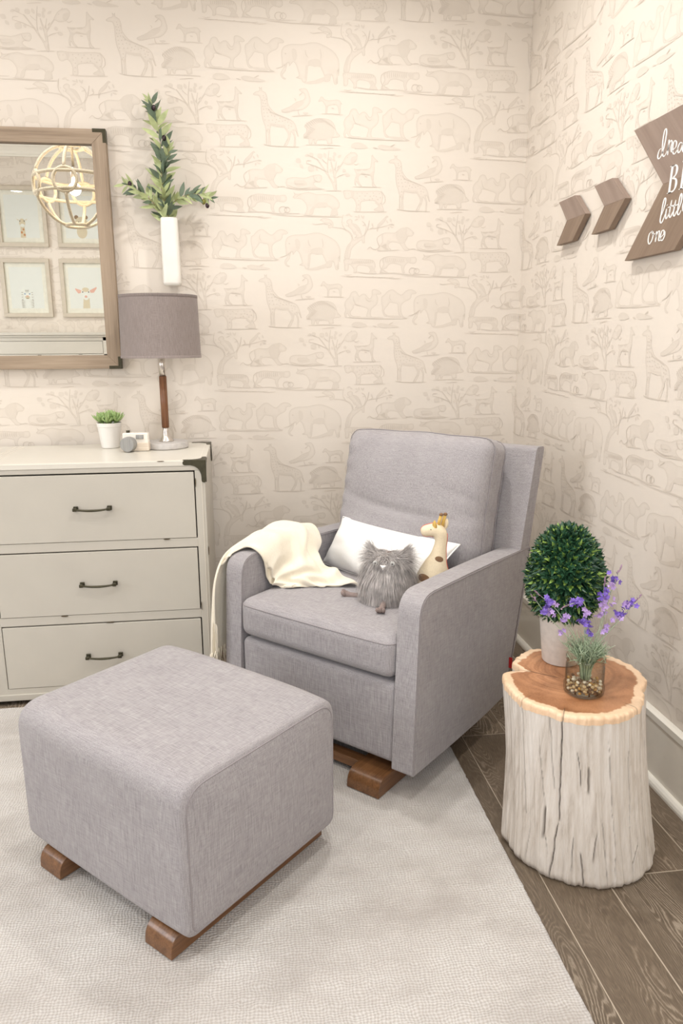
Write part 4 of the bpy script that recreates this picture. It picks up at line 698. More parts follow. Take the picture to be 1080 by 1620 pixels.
# BIG in a serif face: polygons in (distance, height), width and height measured on the sign
def big(mb, polys, d0, z0, h):
    for P in polys: mb.prism([(-(d0+p[0]*h+p[1]*h*.10+oy), z0+p[1]*h-oz) for p in P], -.0388, -.0379, 'x')
def bowl(x0, cy, rx, ry, wt, thin, sg_=1, a0=-90, a1=90, n=18):
    """thick and thin crescent"""
    out = []
    for k in range(n):
        q0, q1 = [math.radians(a0+(a1-a0)*(k+e)/n) for e in (0, 1)]
        f = lambda q: (thin+(wt-thin)*cos(q)**2)
        P = [(x0+rx*cos(q0), cy+ry*sin(q0)), (x0+rx*cos(q1), cy+ry*sin(q1)), (x0+(rx-f(q1))*cos(q1), cy+(ry-thin)*sin(q1)), (x0+(rx-f(q0))*cos(q0), cy+(ry-thin)*sin(q0))]
        out.append(P)
    return out
mb = MB(); H = .0715
Bp = [[(.08, 0), (.22, 0), (.22, 1), (.08, 1)], [(0, 0), (.30, 0), (.30, .03), (0, .03)], [(0, .97), (.30, .97), (.30, 1), (0, 1)], [(.2, .49), (.32, .49), (.32, .55), (.2, .55)], [(.2, .94), (.32, .94), (.32, 1), (.2, 1)], [(.2, 0), (.34, 0), (.34, .06), (.2, .06)]]
Bp += bowl(.30, .76, .28, .24, .14, .06)+bowl(.33, .26, .32, .265, .15, .06)
Ip = [[(.08, 0), (.22, 0), (.22, 1), (.08, 1)], [(0, 0), (.30, 0), (.30, .03), (0, .03)], [(0, .97), (.30, .97), (.30, 1), (0, 1)]]
Gp = bowl(.45, .5, .43, .52, .14, .035, 1, 50, 310, 26)+[[(.68, .05), (.81, .10), (.81, .42), (.68, .42)], [(.58, .40), (.90, .40), (.90, .43), (.58, .43)], [(.72, .74), (.76, .74), (.76, .98), (.72, .92)]]
H *= 1.0166; big(mb, Bp, AD(1.241), AZ(1.7615), H); big(mb, Ip, AD(1.300), AZ(1.7615), H); big(mb, Gp, AD(1.327), AZ(1.7615), H)
o = mb.build('lettering', M['letter'], sg); o['label'] = 'white painted word "BIG"'

# ------------------------------------------------------------------ glider armchair
RZ = atan2(-.69805, .71605)
AX = V((.71605, -.69805, 0)); BK = V((.69805, .71605, 0)); A0 = V((-.80, -1.43, 0))
CW = .772
def cw(u, s, z): return A0-AX*u+BK*s+V((0, 0, z))             # chair: u from the right arm inward, s to the back
chair = empty('glider_armchair', cw(CW/2, .4, .0118), RZ, 'grey linen glider armchair with a loose back cushion on a walnut base', 'armchair')
def L(u, s, z): return V((CW/2-u, s-.4, z-.0118))
def side_profile(rf=.05):
    P = [(0, .100), (.030, .600), (.026, .6555), (.60, .640), (.81, .628), (.798, .594), (.742, .33), (.675, .18), (.650, .106), (.45, .094), (.2, .094)]
    P = [(0, .100), (.030, .6545), (.40, .649), (.70, .636), (.810, .630), (.742, .33), (.672, .18), (.652, .108), (.5, .096), (.2, .095)]
    return rounded(P, [.012, .072, .2, .05, .012, .14, .06, .02, .1, .1], 7)
SP = side_profile()
def arm(u0, u1):
    mb = MB(); mb.prism([(p.x-.4, p.y-.0118) for p in SP], CW/2-u0, CW/2-u1, 'x')
    o = mb.build('arm', M['grey'], chair, bevel=.007, seg=4, angle=.9)
    for uu, off in ((u0, .0025 if u0 < .3 else -.0025), (u1, -.0025 if u0 < .3 else .0025)):
        s_ = MB(); pts = []
        for k, p in enumerate(SP):
            if p.y > .12 and (p.x < .81): pts.append(p)
        n = len(SP); idx = [k for k in range(n) if SP[k].y >= .104 and not (SP[k].x > .66 and SP[k].y < .625)]
        path = [V((CW/2-uu, SP[k].x-.4, SP[k].y-.0118)) for k in idx]
        ins = 1 if uu < CW/2 else -1
        c = V((0, .35, 0.35)); q = []
        for p in path:
            d = (V((p.x, c.y-.4+.05, c.z))-p); d.x = 0; d.normalize(); e = 1 if uu in (0, CW) else -1
            q.append(p+d*.0068+V(((-.0002 if uu == 0 or uu == CW-.07 else .0002) * -1 if False else 0, 0, 0)))
        s_.tube([x+V(((.0006 if uu == 0 else (-.0006 if uu == CW else 0)), 0, 0)) for x in q], .0016, 6); s_.build('seam', M['seam'], o, smooth=True)
    return o
arm(0, .072); arm(CW-.072, CW)
# back slab
mb = MB(); P = rounded([(.640, .112), (.668, .20), (.738, .34), (.790, .60), (.8975, .988), (.826, .990), (.715, .60), (.65, .40), (.58, .112)], [.01, .1, .15, .2, .022, .018, .2, .1, .01], 6)
mb.prism([(p.x-.4, p.y-.0118) for p in P], CW/2-.0012, -CW/2+.0012, 'x'); mb.build('back', M['grey'], chair, bevel=.010, seg=4, angle=.9)
s_ = MB(); s_.tube([L(.0022, .880, .985), L(.0022, .8, .70), L(.0022, .775, .64)], .0014, 6); s_.build('seam', M['seam'], chair, smooth=True)
# front apron and deck
mb = MB(); vs, fs = rbox(((CW-.144)/2+.002, .30, .1325), .022, 10, None, tuple(L(CW/2, .318, .2375))); mb.add(vs, fs); mb.build('seat_base', M['grey'], chair, smooth=True)
# seat cushion
def seatdef(P, q):
    k = (1-q.x**4)*(1-q.y**4); P.z += (.016*k if q.z > 0 else -.004*k); P.y -= .010*(1-q.x**4)*(1-abs(q.z)**3) if q.y < 0 else 0
    P.z += .0016*noise.noise(P*9)*(1 if q.z > 0 else 0); return P
vs, fs = rbox(((CW-.150)/2, .315, .066), .034, 22, seatdef, tuple(L(CW/2, .320, .448)))
mb = MB(); mb.add(vs, fs); seat = mb.build('seat_cushion', M['grey'], chair, smooth=True)
def loopseam(par, h, zc, r, fy, c, dz, rad=.0017):
    pts = []
    for k in range(72):
        a = 2*pi*k/72; x = max(-1, min(1, 1.22*cos(a)))*h[0]; y = max(-1, min(1, 1.22*sin(a)))*h[1]
        pts.append((x, y))
    return pts
for zz in (.034,):
    s_ = MB(); pts = []
    hx, hy, r = (CW-.150)/2, .315, .034
    for cx, cy, a0 in ((1, -1, -90), (1, 1, 0), (-1, 1, 90), (-1, -1, 180)):
        for k in range(7):
            a = math.radians(a0+15*k); q = V((cx*(hx-r)+r*cos(a)*.93, cy*(hy-r)+r*sin(a)*.93, zz+.0125)); qq = V((q.x/hx, q.y/hy, .6))
            pts.append(q)
        # midpoints for the bulge
    full = []
    for k in range(len(pts)):
        a, b = pts[k], pts[(k+1) % len(pts)]; n = max(1, int((b-a).length/.03))
        for j in range(n):
            q = a.lerp(b, j/n); qx, qy = q.x/hx, q.y/hy
            kk = (1-min(1, abs(qx))**4)*(1-min(1, abs(qy))**4); q = q.copy(); q.z += .016*kk
            if qy < 0: q.y -= .010*(1-min(1, abs(qx))**4)*(1-.6**3)
            full.append(q+L(CW/2, .320, .448))
    s_.tube(full, .0018, 6, closed=True); s_.build('seam', M['seam'], seat, smooth=True)
# loose back cushion
def backdef(P, q):
    ex = 1-abs(q.x)**3.2; ez = 1-abs(q.z)**3.2; k = max(0, ex)*max(0, ez)
    if q.y < 0: P.y -= .046*k
    else: P.y += .015*k
    P.z += .008*(1-q.x*q.x)*(q.z > 0)
    # the crease across the lower half and gathers by the right edge
    if q.y < 0:
        cz = -.16+.10*q.x*q.x-.10*q.x; d = (q.z-cz)
        P.y += .0110*exp(-(d/.065)**2)*min(1, max(0, 1.1-abs(q.x)))
        P.y -= .010*exp(-((q.z+.55)/.32)**2)*ex
        g = max(0, q.x-.30)/.70
        if g > 0: P.y += .0065*g*(1-g*.55)*max(0, sin(q.z*15+5.0*q.x+2.6*sin(q.z*5)))*max(0, 1-abs(q.z+.05)**4)
        g = max(0, -.72-q.x)/.28
        if g > 0: P.y += .004*g*sin(q.z*24)
    if q.x > .8: P.x += .0015*sin(q.z*17+2*q.y)*(1-abs(q.z)**2); P.x -= .006*(1-abs(q.z))
    P.z += .0015*sin(q.x*9+1)*(q.z > .8)
    P.y += .0030*noise.noise(V((P.x*7, P.z*7, 1))); return P
bc_c = L(.398, .668, .772)
vs, fs = rbox((.312, .074, .252), .050, 40, backdef)
rot = Matrix.Rotation(-.215, 3, 'X')
vs = [rot @ v + bc_c for v in vs]
mb = MB(); mb.add(vs, fs); bc = mb.build('back_cushion', M['grey'], chair, smooth=True)
s_ = MB(); 
for yy in (-.043, .045):
    pts = []; hx, hz, r = .312, .252, .042
    for cx, cz, a0 in ((1, -1, -90), (1, 1, 0), (-1, 1, 90), (-1, -1, 180)):
        for k in range(5):
            a = math.radians(a0+22.5*k); pts.append(V((cx*(hx-r)+r*cos(a)*.955, yy, cz*(hz-r)+r*sin(a)*.955)))
    full = []
    for k in range(len(pts)):
        a, b = pts[k], pts[(k+1) % len(pts)]; n = max(1, int((b-a).length/.03))
        for j in range(n):
            p = a.lerp(b, j/n); q = V((p.x/hx, p.y/.074, p.z/hz)); p = backdef(p.copy(), q) if False else p.copy()
            p.z += .008*(1-q.x*q.x)*(q.z > 0)
            if q.x > .8: p.x += .0015*sin(q.z*17+2*q.y)*(1-abs(q.z)**2); p.x -= .006*(1-abs(q.z))
            if q.z > .8: p.z += .0015*sin(q.x*9+1)
            full.append(rot @ p + bc_c)
    s_.tube(full, .0017, 6, closed=True)
s_.build('seam', M['seam'], bc, smooth=True)
# walnut base
def runner(par, x0, x1, y0, y1, h, z0=0, name='runner'):
    mb = MB(); P = rounded([(y0, z0), (y0+.004, z0+h), (y1-.004, z0+h), (y1, z0)], [.002, h*.72, h*.72, .002], 8)
    mb.prism([(p.x, p.y) for p in P], x0, x1, 'x'); return mb.build(name, M['walnut'], par, bevel=.0018, seg=2, angle=.9)
runner(chair, CW/2-.212, CW/2-.094, -.4-.037, .22, .057); runner(chair, -CW/2+.094, -CW/2+.212, -.4-.037, .22, .057)
mb = MB(); mb.box((-CW/2+.20, -.40+.035, .018), (CW/2-.20, -.40+.075, .050)); mb.box((-CW/2+.20, .12, .018), (CW/2-.20, .16, .050)); mb.build('cross_rail', M['walnutx'], chair, bevel=.002)
M['steel'] = plain('black_steel', (.018, .016, .014, 1), .5, .5)
mb = MB()
for x in (-.22, .22): mb.box((x-.02, -.25, .055), (x+.02, .15, .085))
mb.box((-.24, -.15, .072), (.24, .10, .097)); mb.build('glider_mechanism', M['steel'], chair)
tg = MB(); vs, fs = grid(lambda u, v: L(-.0005-.014*v, .672+.012*u+.001*sin(v*3), .235+.045*v*0+.030*(1-u)), 3, 5)
tg = MB(); tg.box(tuple(L(.0, .665, .205)), tuple(L(-.012, .668, .245))); tg.build('fabric_tag', plain('red_cloth', (.45, .012, .012, 1), .8), chair)['label'] = 'small red fabric tag'

# ------------------------------------------------------------------ ottoman
FWD = V((-.69805, -.71605, 0))
def ow(a, b, z): return AX*a+FWD*b+V((0, 0, z))
ot = empty('ottoman', ow(.0225, 2.108, .0118), RZ, 'square grey linen glider ottoman on walnut runners in front of the armchair', 'ottoman')
hx, hy, z0, z1 = .3175, .2655, .068, .448
def ottoprof(x):
    q = x/hx; k = 1-abs(q)**4; b = .006*k
    return rounded([(-hy-b, z0), (-hy-b-.002, z1+b), (hy+b+.002, z1+b), (hy+b, z0)], [.028, .066, .066, .028], 10)
mb = MB(); xs = [-1, -.995, -.985, -.97, -.94, -.88, -.75, -.6, -.4, -.2, 0, .2, .4, .6, .75, .88, .94, .97, .985, .995, 1]
rings = []; base = ottoprof(0)
def dens(P):
    out = []
    for k in range(len(P)):
        a, b = P[k], P[(k+1) % len(P)]; n = max(1, int(round((b-a).length/.035)))
        out += [a.lerp(b, j/n) for j in range(n)]
    return out
nn = len(dens(base)); vs, fs = [], []
cz = (z0+z1)/2
for q in xs:
    x = q*hx; P = ottoprof(x); D_ = []
    for k in range(len(P)):
        a, b = P[k], P[(k+1) % len(P)]; a0, b0 = base[k], base[(k+1) % len(base)]; n = max(1, int(round((b0-a0).length/.035))); D_ += [a.lerp(b, j/n) for j in range(n)]
    ins = .014*(1-sqrt(max(0, 1-((max(0, abs(q)-.955)/.045))**2)))
    for p in D_:
        s1 = 1-ins/hy; s2 = 1-ins/((z1-z0)/2); vs.append(V((x, p.x*s1, cz+(p.y-cz)*s2)))
for k in range(len(xs)-1):
    for j in range(nn): fs.append((k*nn+j, k*nn+(j+1) % nn, (k+1)*nn+(j+1) % nn, (k+1)*nn+j))
# side panels, gently domed
for k, sgn in ((0, -1), (len(xs)-1, 1)):
    prev = [k*nn+j for j in range(nn)]
    for sc_, dx in ((.985, .0012), (.93, .003), (.8, .006), (.55, .009), (.25, .0105)):
        cur = []
        for j in range(nn):
            p = vs[k*nn+j]; vs.append(V((p.x+sgn*dx, p.y*sc_, cz+(p.z-cz)*sc_))); cur.append(len(vs)-1)
        for j in range(nn): fs.append((prev[j], prev[(j+1) % nn], cur[(j+1) % nn], cur[j]))
        prev = cur
    vs.append(V((sgn*(hx+.011), 0, cz)))
    for j in range(nn): fs.append((prev[j], prev[(j+1) % nn], len(vs)-1))
mb.add([v-V((0, 0, .0118)) for v in vs], fs); body = mb.build('upholstered_body', M['grey'], ot, smooth=True)
mb = MB()
for k, sgn in ((0, -1), (len(xs)-1, 1)): mb.tube([vs[k*nn+j]-V((0, 0, .0118))+V((sgn*.0002, 0, 0)) for j in range(nn)], .0020, 6, closed=True)
mb.build('piping', M['seam'], body, smooth=True)
for a0, a1 in ((-.223, -.133), (.205, .296)): runner(ot, a0-.0225, a1-.0225, -(2.390-2.108), -(1.849-2.108), .055)
mb = MB(); mb.box((-.16, -.20, .012), (.20, -.165, .045)); mb.box((-.16, .165, .012), (.20, .20, .045)); mb.build('cross_rail', M['walnutx'], ot, bevel=.002)
mb = MB(); mb.box((-.18, -.12, .045), (.20, .12, .075)); mb.build('glider_mechanism', M['steel'], ot)

# ------------------------------------------------------------------ pillow, throw and toys on the chair
M['white'] = linen('white_cotton', (.80, .79, .77, 1), (.90, .89, .875, 1), bumpk=.12)
pc, pe = [], []
TLp, BLp, TRp, BRp = V((.655, .545, .702)), V((.690, .455, .532)), V((.135, .52, .678)), V((.17, .345, .530))
C4 = [V(L(*p)) for p in (BLp, BRp, TRp, TLp)]
po = (C4[0]+C4[1]+C4[2]+C4[3])/4
def pillow(u, v, sgn):
    a, b = 2*u-1, 2*v-1
    e = 1-.055*(1-b*b)*abs(a)**2; g = 1-(.075 if b > 0 else -.02)*(1-a*a)*abs(b)**2
    a2, b2 = a*e, b*g
    p = (C4[0].lerp(C4[1], (a2+1)/2)).lerp(C4[3].lerp(C4[2], (a2+1)/2), (b2+1)/2)
    n = (C4[1]-C4[0]).cross(C4[3]-C4[0]).normalized()
    k = (max(0, 1-a*a)**.55)*(max(0, 1-b*b)**.55)
    w = .0035*sin(a*11+b*3)*exp(-((b+1)/.5)**2)+.003*noise.noise(V((a*3, b*3, sgn)))+.004*sin(14*a-3*b)*exp(-((b+.8)/.35)**2)*(a > -.2)
    return p+n*sgn*((.075 if sgn > 0 else .05)*k+w*min(1, k*2))-V((0, 0, .0*k))
pil = empty('lumbar_pillow', chair.matrix_basis @ po, RZ, 'white rectangular lumbar pillow leaning on the back cushion of the armchair', 'pillow')
mb = MB(); 
for sgn in (1, -1): mb.add(*grid(lambda u, v: pillow(u, v, sgn)-po, 48, 34))
o = mb.build('pillow_cover', M['white'], pil, smooth=True)
bm = bmesh.new(); bm.from_mesh(o.data); bmesh.ops.remove_doubles(bm, verts=bm.verts, dist=.0004); bmesh.ops.recalc_face_normals(bm, faces=bm.faces); bm.to_mesh(o.data); bm.free()
mb = MB(); e = [(i/20, 0) for i in range(20)]+[(1, i/12) for i in range(12)]+[(1-i/20, 1) for i in range(20)]+[(0, 1-i/12) for i in range(12)]
mb.tube([pillow(a, b, 1)-po for a, b in e], .0022, 6, closed=True); mb.build('edge_seam', M['white'], pil, smooth=True)

# throw: a control net of the cloth, from the hem outside the arm over it and down on the seat
M['throw'] = linen('cream_fleece', (.76, .69, .555, 1), (.86, .79, .655, 1), bumpk=.15); M['throw'].node_tree.nodes['Principled BSDF'].inputs['Sheen Weight'].default_value = .5
NETC = [
 [(.779, -.030, .31), (.808, -.026, .29), (.832, .010, .285), (.828, .09, .30), (.820, .22, .32), (.825, .28, .34)],
 [(.779, -.026, .43), (.802, -.021, .43), (.822, .012, .43), (.818, .10, .44), (.808, .22, .44), (.812, .28, .45)],
 [(.780, -.012, .56), (.796, -.002, .565), (.806, .045, .57), (.805, .14, .575), (.800, .25, .575), (.805, .32, .57)],
 [(.776, .030, .635), (.790, .055, .650), (.792, .15, .665), (.795, .21, .672), (.792, .28, .675), (.79, .38, .665)],
 [(.752, .086, .664), (.755, .13, .688), (.752, .18, .700), (.752, .24, .712), (.752, .32, .712), (.75, .43, .680)],
 [(.712, .098, .667), (.712, .15, .692), (.708, .20, .705), (.708, .265, .712), (.712, .34, .706), (.716, .445, .672)],
 [(.683, .112, .640), (.676, .165, .682), (.668, .22, .695), (.662, .28, .698), (.660, .34, .690), (.665, .412, .630)],
 [(.677, .125, .590), (.655, .17, .636), (.638, .21, .650), (.628, .25, .650), (.622, .29, .642), (.630, .345, .596)],
 [(.675, .135, .545), (.645, .165, .585), (.620, .19, .600), (.600, .225, .604), (.578, .26, .600), (.555, .300, .580)],
 [(.668, .145, .530), (.630, .165, .556), (.595, .195, .566), (.560, .235, .570), (.530, .272, .568), (.523, .326, .556)],
 [(.640, .150, .528), (.590, .175, .545), (.550, .210, .548), (.510, .245, .548), (.480, .278, .546), (.467, .326, .542)],
 [(.600, .160, .526), (.550, .195, .532), (.500, .230, .533), (.458, .262, .534), (.418, .287, .533), (.399, .307, .530)],
]
def ridge(x):
    x = x-math.floor(x); t = 1-abs(2*x-1); return t*t*(3-2*t)
def thr(u, v, off=0):
    R = [cr([V(p) for p in row], u*(len(row)-1)) for row in NETC]; p = cr(R, v*(len(R)-1))
    k = max(0, min(1, (v-.26)/.15)); q = V((u*2.2, v*2.6, 3))
    wx = noise.noise(q)*.55; w2 = noise.noise(q*2.1+V((7, 1, 2)))*.25
    f1 = ridge(u*2.6+v*1.15+wx+.25)-.45          # long folds running down to the seat
    f2 = ridge(u*4.7-v*1.4+wx*1.4+w2+.1)-.5
    f3 = ridge(v*6.5+u*1.3+wx+w2)-.4               # gathered rolls where it lies on the seat
    g = max(0, min(1, (v-.60)/.18))
    fold = k*(.019*f1*(1-.3*g)+.007*f2)+g*.016*f3*(1-max(0, (v-.93)/.07)*.6)
    fold += .0075*(ridge(u*3.1+wx)-.4)*max(0, 1-v/.35)
    e = min(1, min(u, 1-u)/.05); fold *= .45+.55*e
    return p, fold
def throwpt(u, v):
    p, f = thr(u, v); e = .01
    pu = thr(min(1, u+e), v)[0]-thr(max(0, u-e), v)[0]; pv = thr(u, min(1, v+e))[0]-thr(u, max(0, v-e))[0]
    n = pu.cross(pv); n = n.normalized() if n.length > 1e-9 else V((0, 0, 1))
    if n.z < 0 and v > .3: n = -n
    if v <= .3 and n.x < 0: n = -n
    q = p+n*(f+.004)
    if v > .78: q.z = max(q.z, .5235)
    if v < .27: q.x = max(q.x, .7785) if q.y > -.004 else q.x
    return L(*q)
NETL = [[0]]
vs, fs = grid(throwpt, 90, 150)
th_c = L(.70, .25, .655)
th = empty('throw_blanket', chair.matrix_basis @ th_c, RZ, 'cream fringed throw blanket draped over the left arm of the armchair', 'blanket')
o = mesh('cloth', [v-th_c for v in vs], fs, M['throw'], th, smooth=True)
so = o.modifiers.new('thick', 'SOLIDIFY'); so.thickness = .006; so.offset = 1
ss = o.modifiers.new('soft', 'SUBSURF'); ss.levels = 1; ss.render_levels = 1
mb = MB(); rnd = random.Random(4)
for k in range(95):
    u = k/94; p = throwpt(u, 0)-th_c; q = p+V((rnd.uniform(-.004, .004), rnd.uniform(-.01, .006), -rnd.uniform(.03, .065)))
    mb.tube([p+V((0, 0, .004)), p.lerp(q, .5)+V((rnd.uniform(-.003, .003), rnd.uniform(-.004, .004), 0)), q], [.0016, .0013, .0006], 5)
mb.build('fringe', M['throw'], th, smooth=True)

# furry toy
M['fur'] = plain('grey_fur', srgb(182, 176, 173), .8, vary=.34, scale=40); M['furd'] = plain('grey_brown_felt', srgb(140, 124, 118), .9, vary=.12, scale=120, bump=.4); M['beak'] = plain('white_felt', (.80, .76, .73, 1), .9)
M['fur'].node_tree.nodes['Principled BSDF'].inputs['Sheen Weight'].default_value = .3
fu_o = L(.268, .262, .5215)
fu = empty('plush_creature', chair.matrix_basis @ fu_o, RZ+.0, 'shaggy grey furry plush toy sitting on the seat beside the giraffe', 'plush toy')
def fb(th_, ph):      # body surface: pear shaped, egg with a head
    z = cos(th_); r = sin(th_); R_ = .070*(1-.10*z)+.006*sin(3*ph); return V((R_*r*cos(ph)*1.02, R_*r*sin(ph)*.88+.012*z, .088+.080*z))
mb = MB(); mb.add(*grid(lambda u, v: fb(pi*v*.999+.0005, 2*pi*u), 28, 18, True)); mb.build('body', M['furd'], fu, smooth=True)
rnd = random.Random(11); mb = MB(); vs, fs = [], []
FACE = -1.22          # towards the camera
def strand(p, n, d0, Ln, w, grav):
    K = 5; side = n.cross(V((0, 0, 1))); side = side.normalized() if side.length > .05 else V((1, 0, 0)); c = p.copy(); d = d0.copy()
    a = rnd.uniform(0, 2*pi); sd = (side*cos(a)+n.cross(side)*sin(a)).normalized(); n0 = len(vs)
    for k in range(K+1):
        t = k/K; ww = w*(1-t)**.7+.00008
        vs.append(c-sd*ww); vs.append(c+sd*ww)
        if k < K: fs.append((n0+2*k, n0+2*k+1, n0+2*k+3, n0+2*k+2))
        d = (d+V((0, 0, -grav))*.30+V((rnd.uniform(-.13, .13), rnd.uniform(-.13, .13), rnd.uniform(-.05, .05)))).normalized(); c = c+d*Ln/K
        rr = sqrt(c.x**2+c.y**2)
        c.z = max(c.z, .003)
sfv = V((-sin(FACE), cos(FACE), 0))
for k in range(15000):
    th_ = math.acos(1-2*rnd.random()*.985); ph = rnd.uniform(0, 2*pi); p = fb(th_, ph); n = V((p.x, p.y*1.1, (p.z-.088)*.9)).normalized()
    z = cos(th_); dphi = (ph-FACE+pi) % (2*pi)-pi
    face = exp(-(dphi/.55)**2-((z-.60)/.20)**2)
    tuft = exp(-((abs(dphi)-1.35)/.50)**2-((z-.80)/.20)**2)
    d0 = (n*.8+V((0, 0, -.35+1.9*tuft))+V((cos(ph), sin(ph), 0))*.5*tuft+V((rnd.gauss(0, .18), rnd.gauss(0, .18), rnd.gauss(0, .15)))).normalized()
    cap = exp(-((1-z)/.22)**2); d0 = (d0*(1-.55*cap)+sfv*(1 if rnd.random() > .5-dphi*.5 else -1)*.8*cap-V((cos(FACE), sin(FACE), 0))*.3*cap+V((0, 0, .25*cap))).normalized()
    Ln = (.060+.028*rnd.random())*(1-.70*face)*(1-.18*tuft); strand(p-n*.002, n, d0, Ln, .00075, 1.6-1.75*tuft)
mb.add(vs, fs); f_ = mb.build('fur', M['fur'], fu, smooth=True); f_['kind'] = 'stuff'
cf = V((cos(FACE), sin(FACE), 0)); sf = V((-sin(FACE), cos(FACE), 0))
def fp(a, z, out=0): 
    ph = FACE+a; th_ = math.acos((z-.088)/.080); p = fb(th_, ph); return p+V((cos(ph), sin(ph), .2)).normalized()*out
mb = MB(); b0 = fp(.0, .132, .020); mb.add([b0-sf*.012+V((0, 0, .006)), b0+sf*.012+V((0, 0, .006)), b0+V((0, 0, -.012))+cf*.004, b0+cf*.010, b0-cf*.006], [(0, 1, 3), (1, 2, 3), (2, 0, 3), (0, 1, 4), (1, 2, 4), (2, 0, 4)]); mb.build('beak', M['beak'], fu, bevel=.001)
for a in (-.42, .42):
    mb = MB(); c0 = fp(a, .140, .018); mb.add(*grid(lambda u, v: c0+(sf*cos(2*pi*u)*sin(pi*v)+V((0, 0, sin(2*pi*u)*sin(pi*v))))*.0085+cf*cos(pi*v)*.004, 14, 8, True)); e_ = mb.build('eye', plain('pale_grey_eye', (.50, .50, .48, 1), .3), fu, smooth=True)
    mb = MB(); mb.add(*grid(lambda u, v: c0+cf*.0035+(sf*cos(2*pi*u)*sin(pi*v)+V((0, 0, sin(2*pi*u)*sin(pi*v))))*.0034+cf*cos(pi*v)*.0022, 10, 6, True)); mb.build('pupil', plain('dark_pupil', (.05, .05, .05, 1), .25), e_, smooth=True)
for pts, rr in (([L(.325, .235, .537), L(.352, .222, .534), L(.378, .212, .533), L(.392, .206, .534)], [.010, .0085, .0095, .0135]), ([L(.232, .195, .545), L(.222, .172, .537), L(.214, .152, .534), L(.209, .142, .534)], [.011, .0095, .011, .014])):
    mb = MB(); Q = [p-fu_o for p in pts]; mb.tube(spline(Q, 4), [cr([V((r_, 0)) for r_ in rr], t*3/12).x for t in range(13)], 12)
    e = Q[-1]; dd = (Q[-1]-Q[-2]).normalized(); sd = dd.cross(V((0, 0, 1))).normalized()
    for k in (-1, 0, 1): mb.tube([e+sd*k*.006, e+sd*k*.010+dd*.010+V((0, 0, .007)), e+sd*k*.011+dd*.012+V((0, 0, .016-.003*abs(k)))], [.008, .0065, .003], 8)
    mb.build('foot', M['furd'], fu, smooth=True)

# plush giraffe
M['cream_felt'] = plain('cream_felt', srgb(232, 216, 186), .95, vary=.05, scale=200, bump=.3); M['brown_felt'] = plain('brown_felt', srgb(128, 98, 72), .95, vary=.12, scale=150, bump=.4); M['yellow_felt'] = plain('yellow_felt', srgb(214, 178, 98), .95, vary=.06, scale=200); M['red_thread'] = plain('red_thread', srgb(226, 106, 92), .8)
gi_o = L(.142, .360, .522)
gi = empty('plush_giraffe', chair.matrix_basis @ gi_o, RZ, 'cream plush giraffe with brown spots and red stitching in the armchair', 'plush toy')
# drawn in a plane facing the camera: X to the picture's right, Z up (metres)
gR = (AX*.935+BK*.355).normalized(); 
ca, sa = math.cos(-RZ), math.sin(-RZ)
gx = V((gR.x*ca-gR.y*sa, gR.x*sa+gR.y*ca, 0)); gy = V((-gx.y, gx.x, 0))
G = lambda x, y, z: gx*x+gy*y+V((0, 0, z))
path = [(-.004, 0, .002, .034, .020), (-.004, 0, .012, .055, .032), (-.004, 0, .045, .064, .040), (-.002, 0, .085, .056, .037), (.003, 0, .120, .041, .030), (.010, 0, .150, .028, .024), (.015, 0, .180, .0215, .020), (.018, 0, .205, .020, .019), (.014, -.002, .228, .024, .020), (.000, -.004, .240, .024, .020), (-.018, -.006, .240, .0205, .018), (-.034, -.008, .236, .0180, .016), (-.043, -.009, .234, .0120, .011), (-.047, -.009, .233, .003, .003)]
K = 4; Pp = [(cr([V(p[:3]) for p in path], t/K), cr([V((p[3], p[4])) for p in path], t/K)) for t in range((len(path)-1)*K+1)]
def gsurf(t, a, out=0):
    x = t*(len(Pp)-1); k = min(int(x), len(Pp)-2); f = x-k; c = Pp[k][0].lerp(Pp[k+1][0], f); r_ = Pp[k][1].lerp(Pp[k+1][1], f)
    tan = (Pp[min(k+1, len(Pp)-1)][0]-Pp[max(k-1, 0)][0]).normalized(); sx = V((0, 1, 0)).cross(tan)
    if sx.length < .01: sx = V((1, 0, 0))
    sx.normalize(); return c+sx*cos(a)*(r_.x+out)+V((0, -1, 0))*sin(a)*(r_.y+out)
mb = MB(); mb.add(*grid(lambda u, v: G(*gsurf(v, 2*pi*u)), 26, 70, True)); mb.build('body', M['cream_felt'], gi, smooth=True)
for t, a, rt_, ra in ((.385, 1.30, .022, .52), (.225, 2.15, .024, .42), (.235, .62, .026, .42), (.10, 1.5, .02, .4), (.30, 4.6, .03, .5), (.17, 5.2, .03, .4), (.12, 2.9, .02, .35)):
    mb = MB(); vs, fs = grid(lambda u, v: G(*gsurf(t+rt_*v*cos(2*pi*u)*1.0, a+ra*v*sin(2*pi*u), .0012*(1-v**6))), 22, 7, True); mb.add(vs, fs); mb.build('spot', M['brown_felt'], gi, smooth=True)
for aa, t0, t1 in ((0.0, .06, .60), (pi, .64, .97), (0, .70, .985)):
    n = int((t1-t0)*95)*4; mb = MB()
    mb.tube([G(*gsurf(t0+(t1-t0)*k/n, aa+(0, .07, .14, .07)[k % 4]*(1 if aa == 0 else -1), .0005)) for k in range(n+1)], .0010, 5); mb.build('stitching', M['red_thread'], gi)
for q, (x, y) in enumerate(((.008, -.006), (.020, .004))):
    mb = MB(); mb.tube([G(x, y, .250), G(x+.004, y, .270), G(x+.009, y, .290)], [.0062, .0056, .0052], 12); h_ = mb.build('horn', M['yellow_felt'], gi, smooth=True)
    mb = MB(); c0 = G(x+.0095, y, .293); mb.add(*grid(lambda u, v: c0+V((.0068*cos(2*pi*u)*sin(pi*v), .0068*sin(2*pi*u)*sin(pi*v), .0056*cos(pi*v))), 14, 8, True)); mb.build('horn_tip', M['brown_felt'], h_, smooth=True)
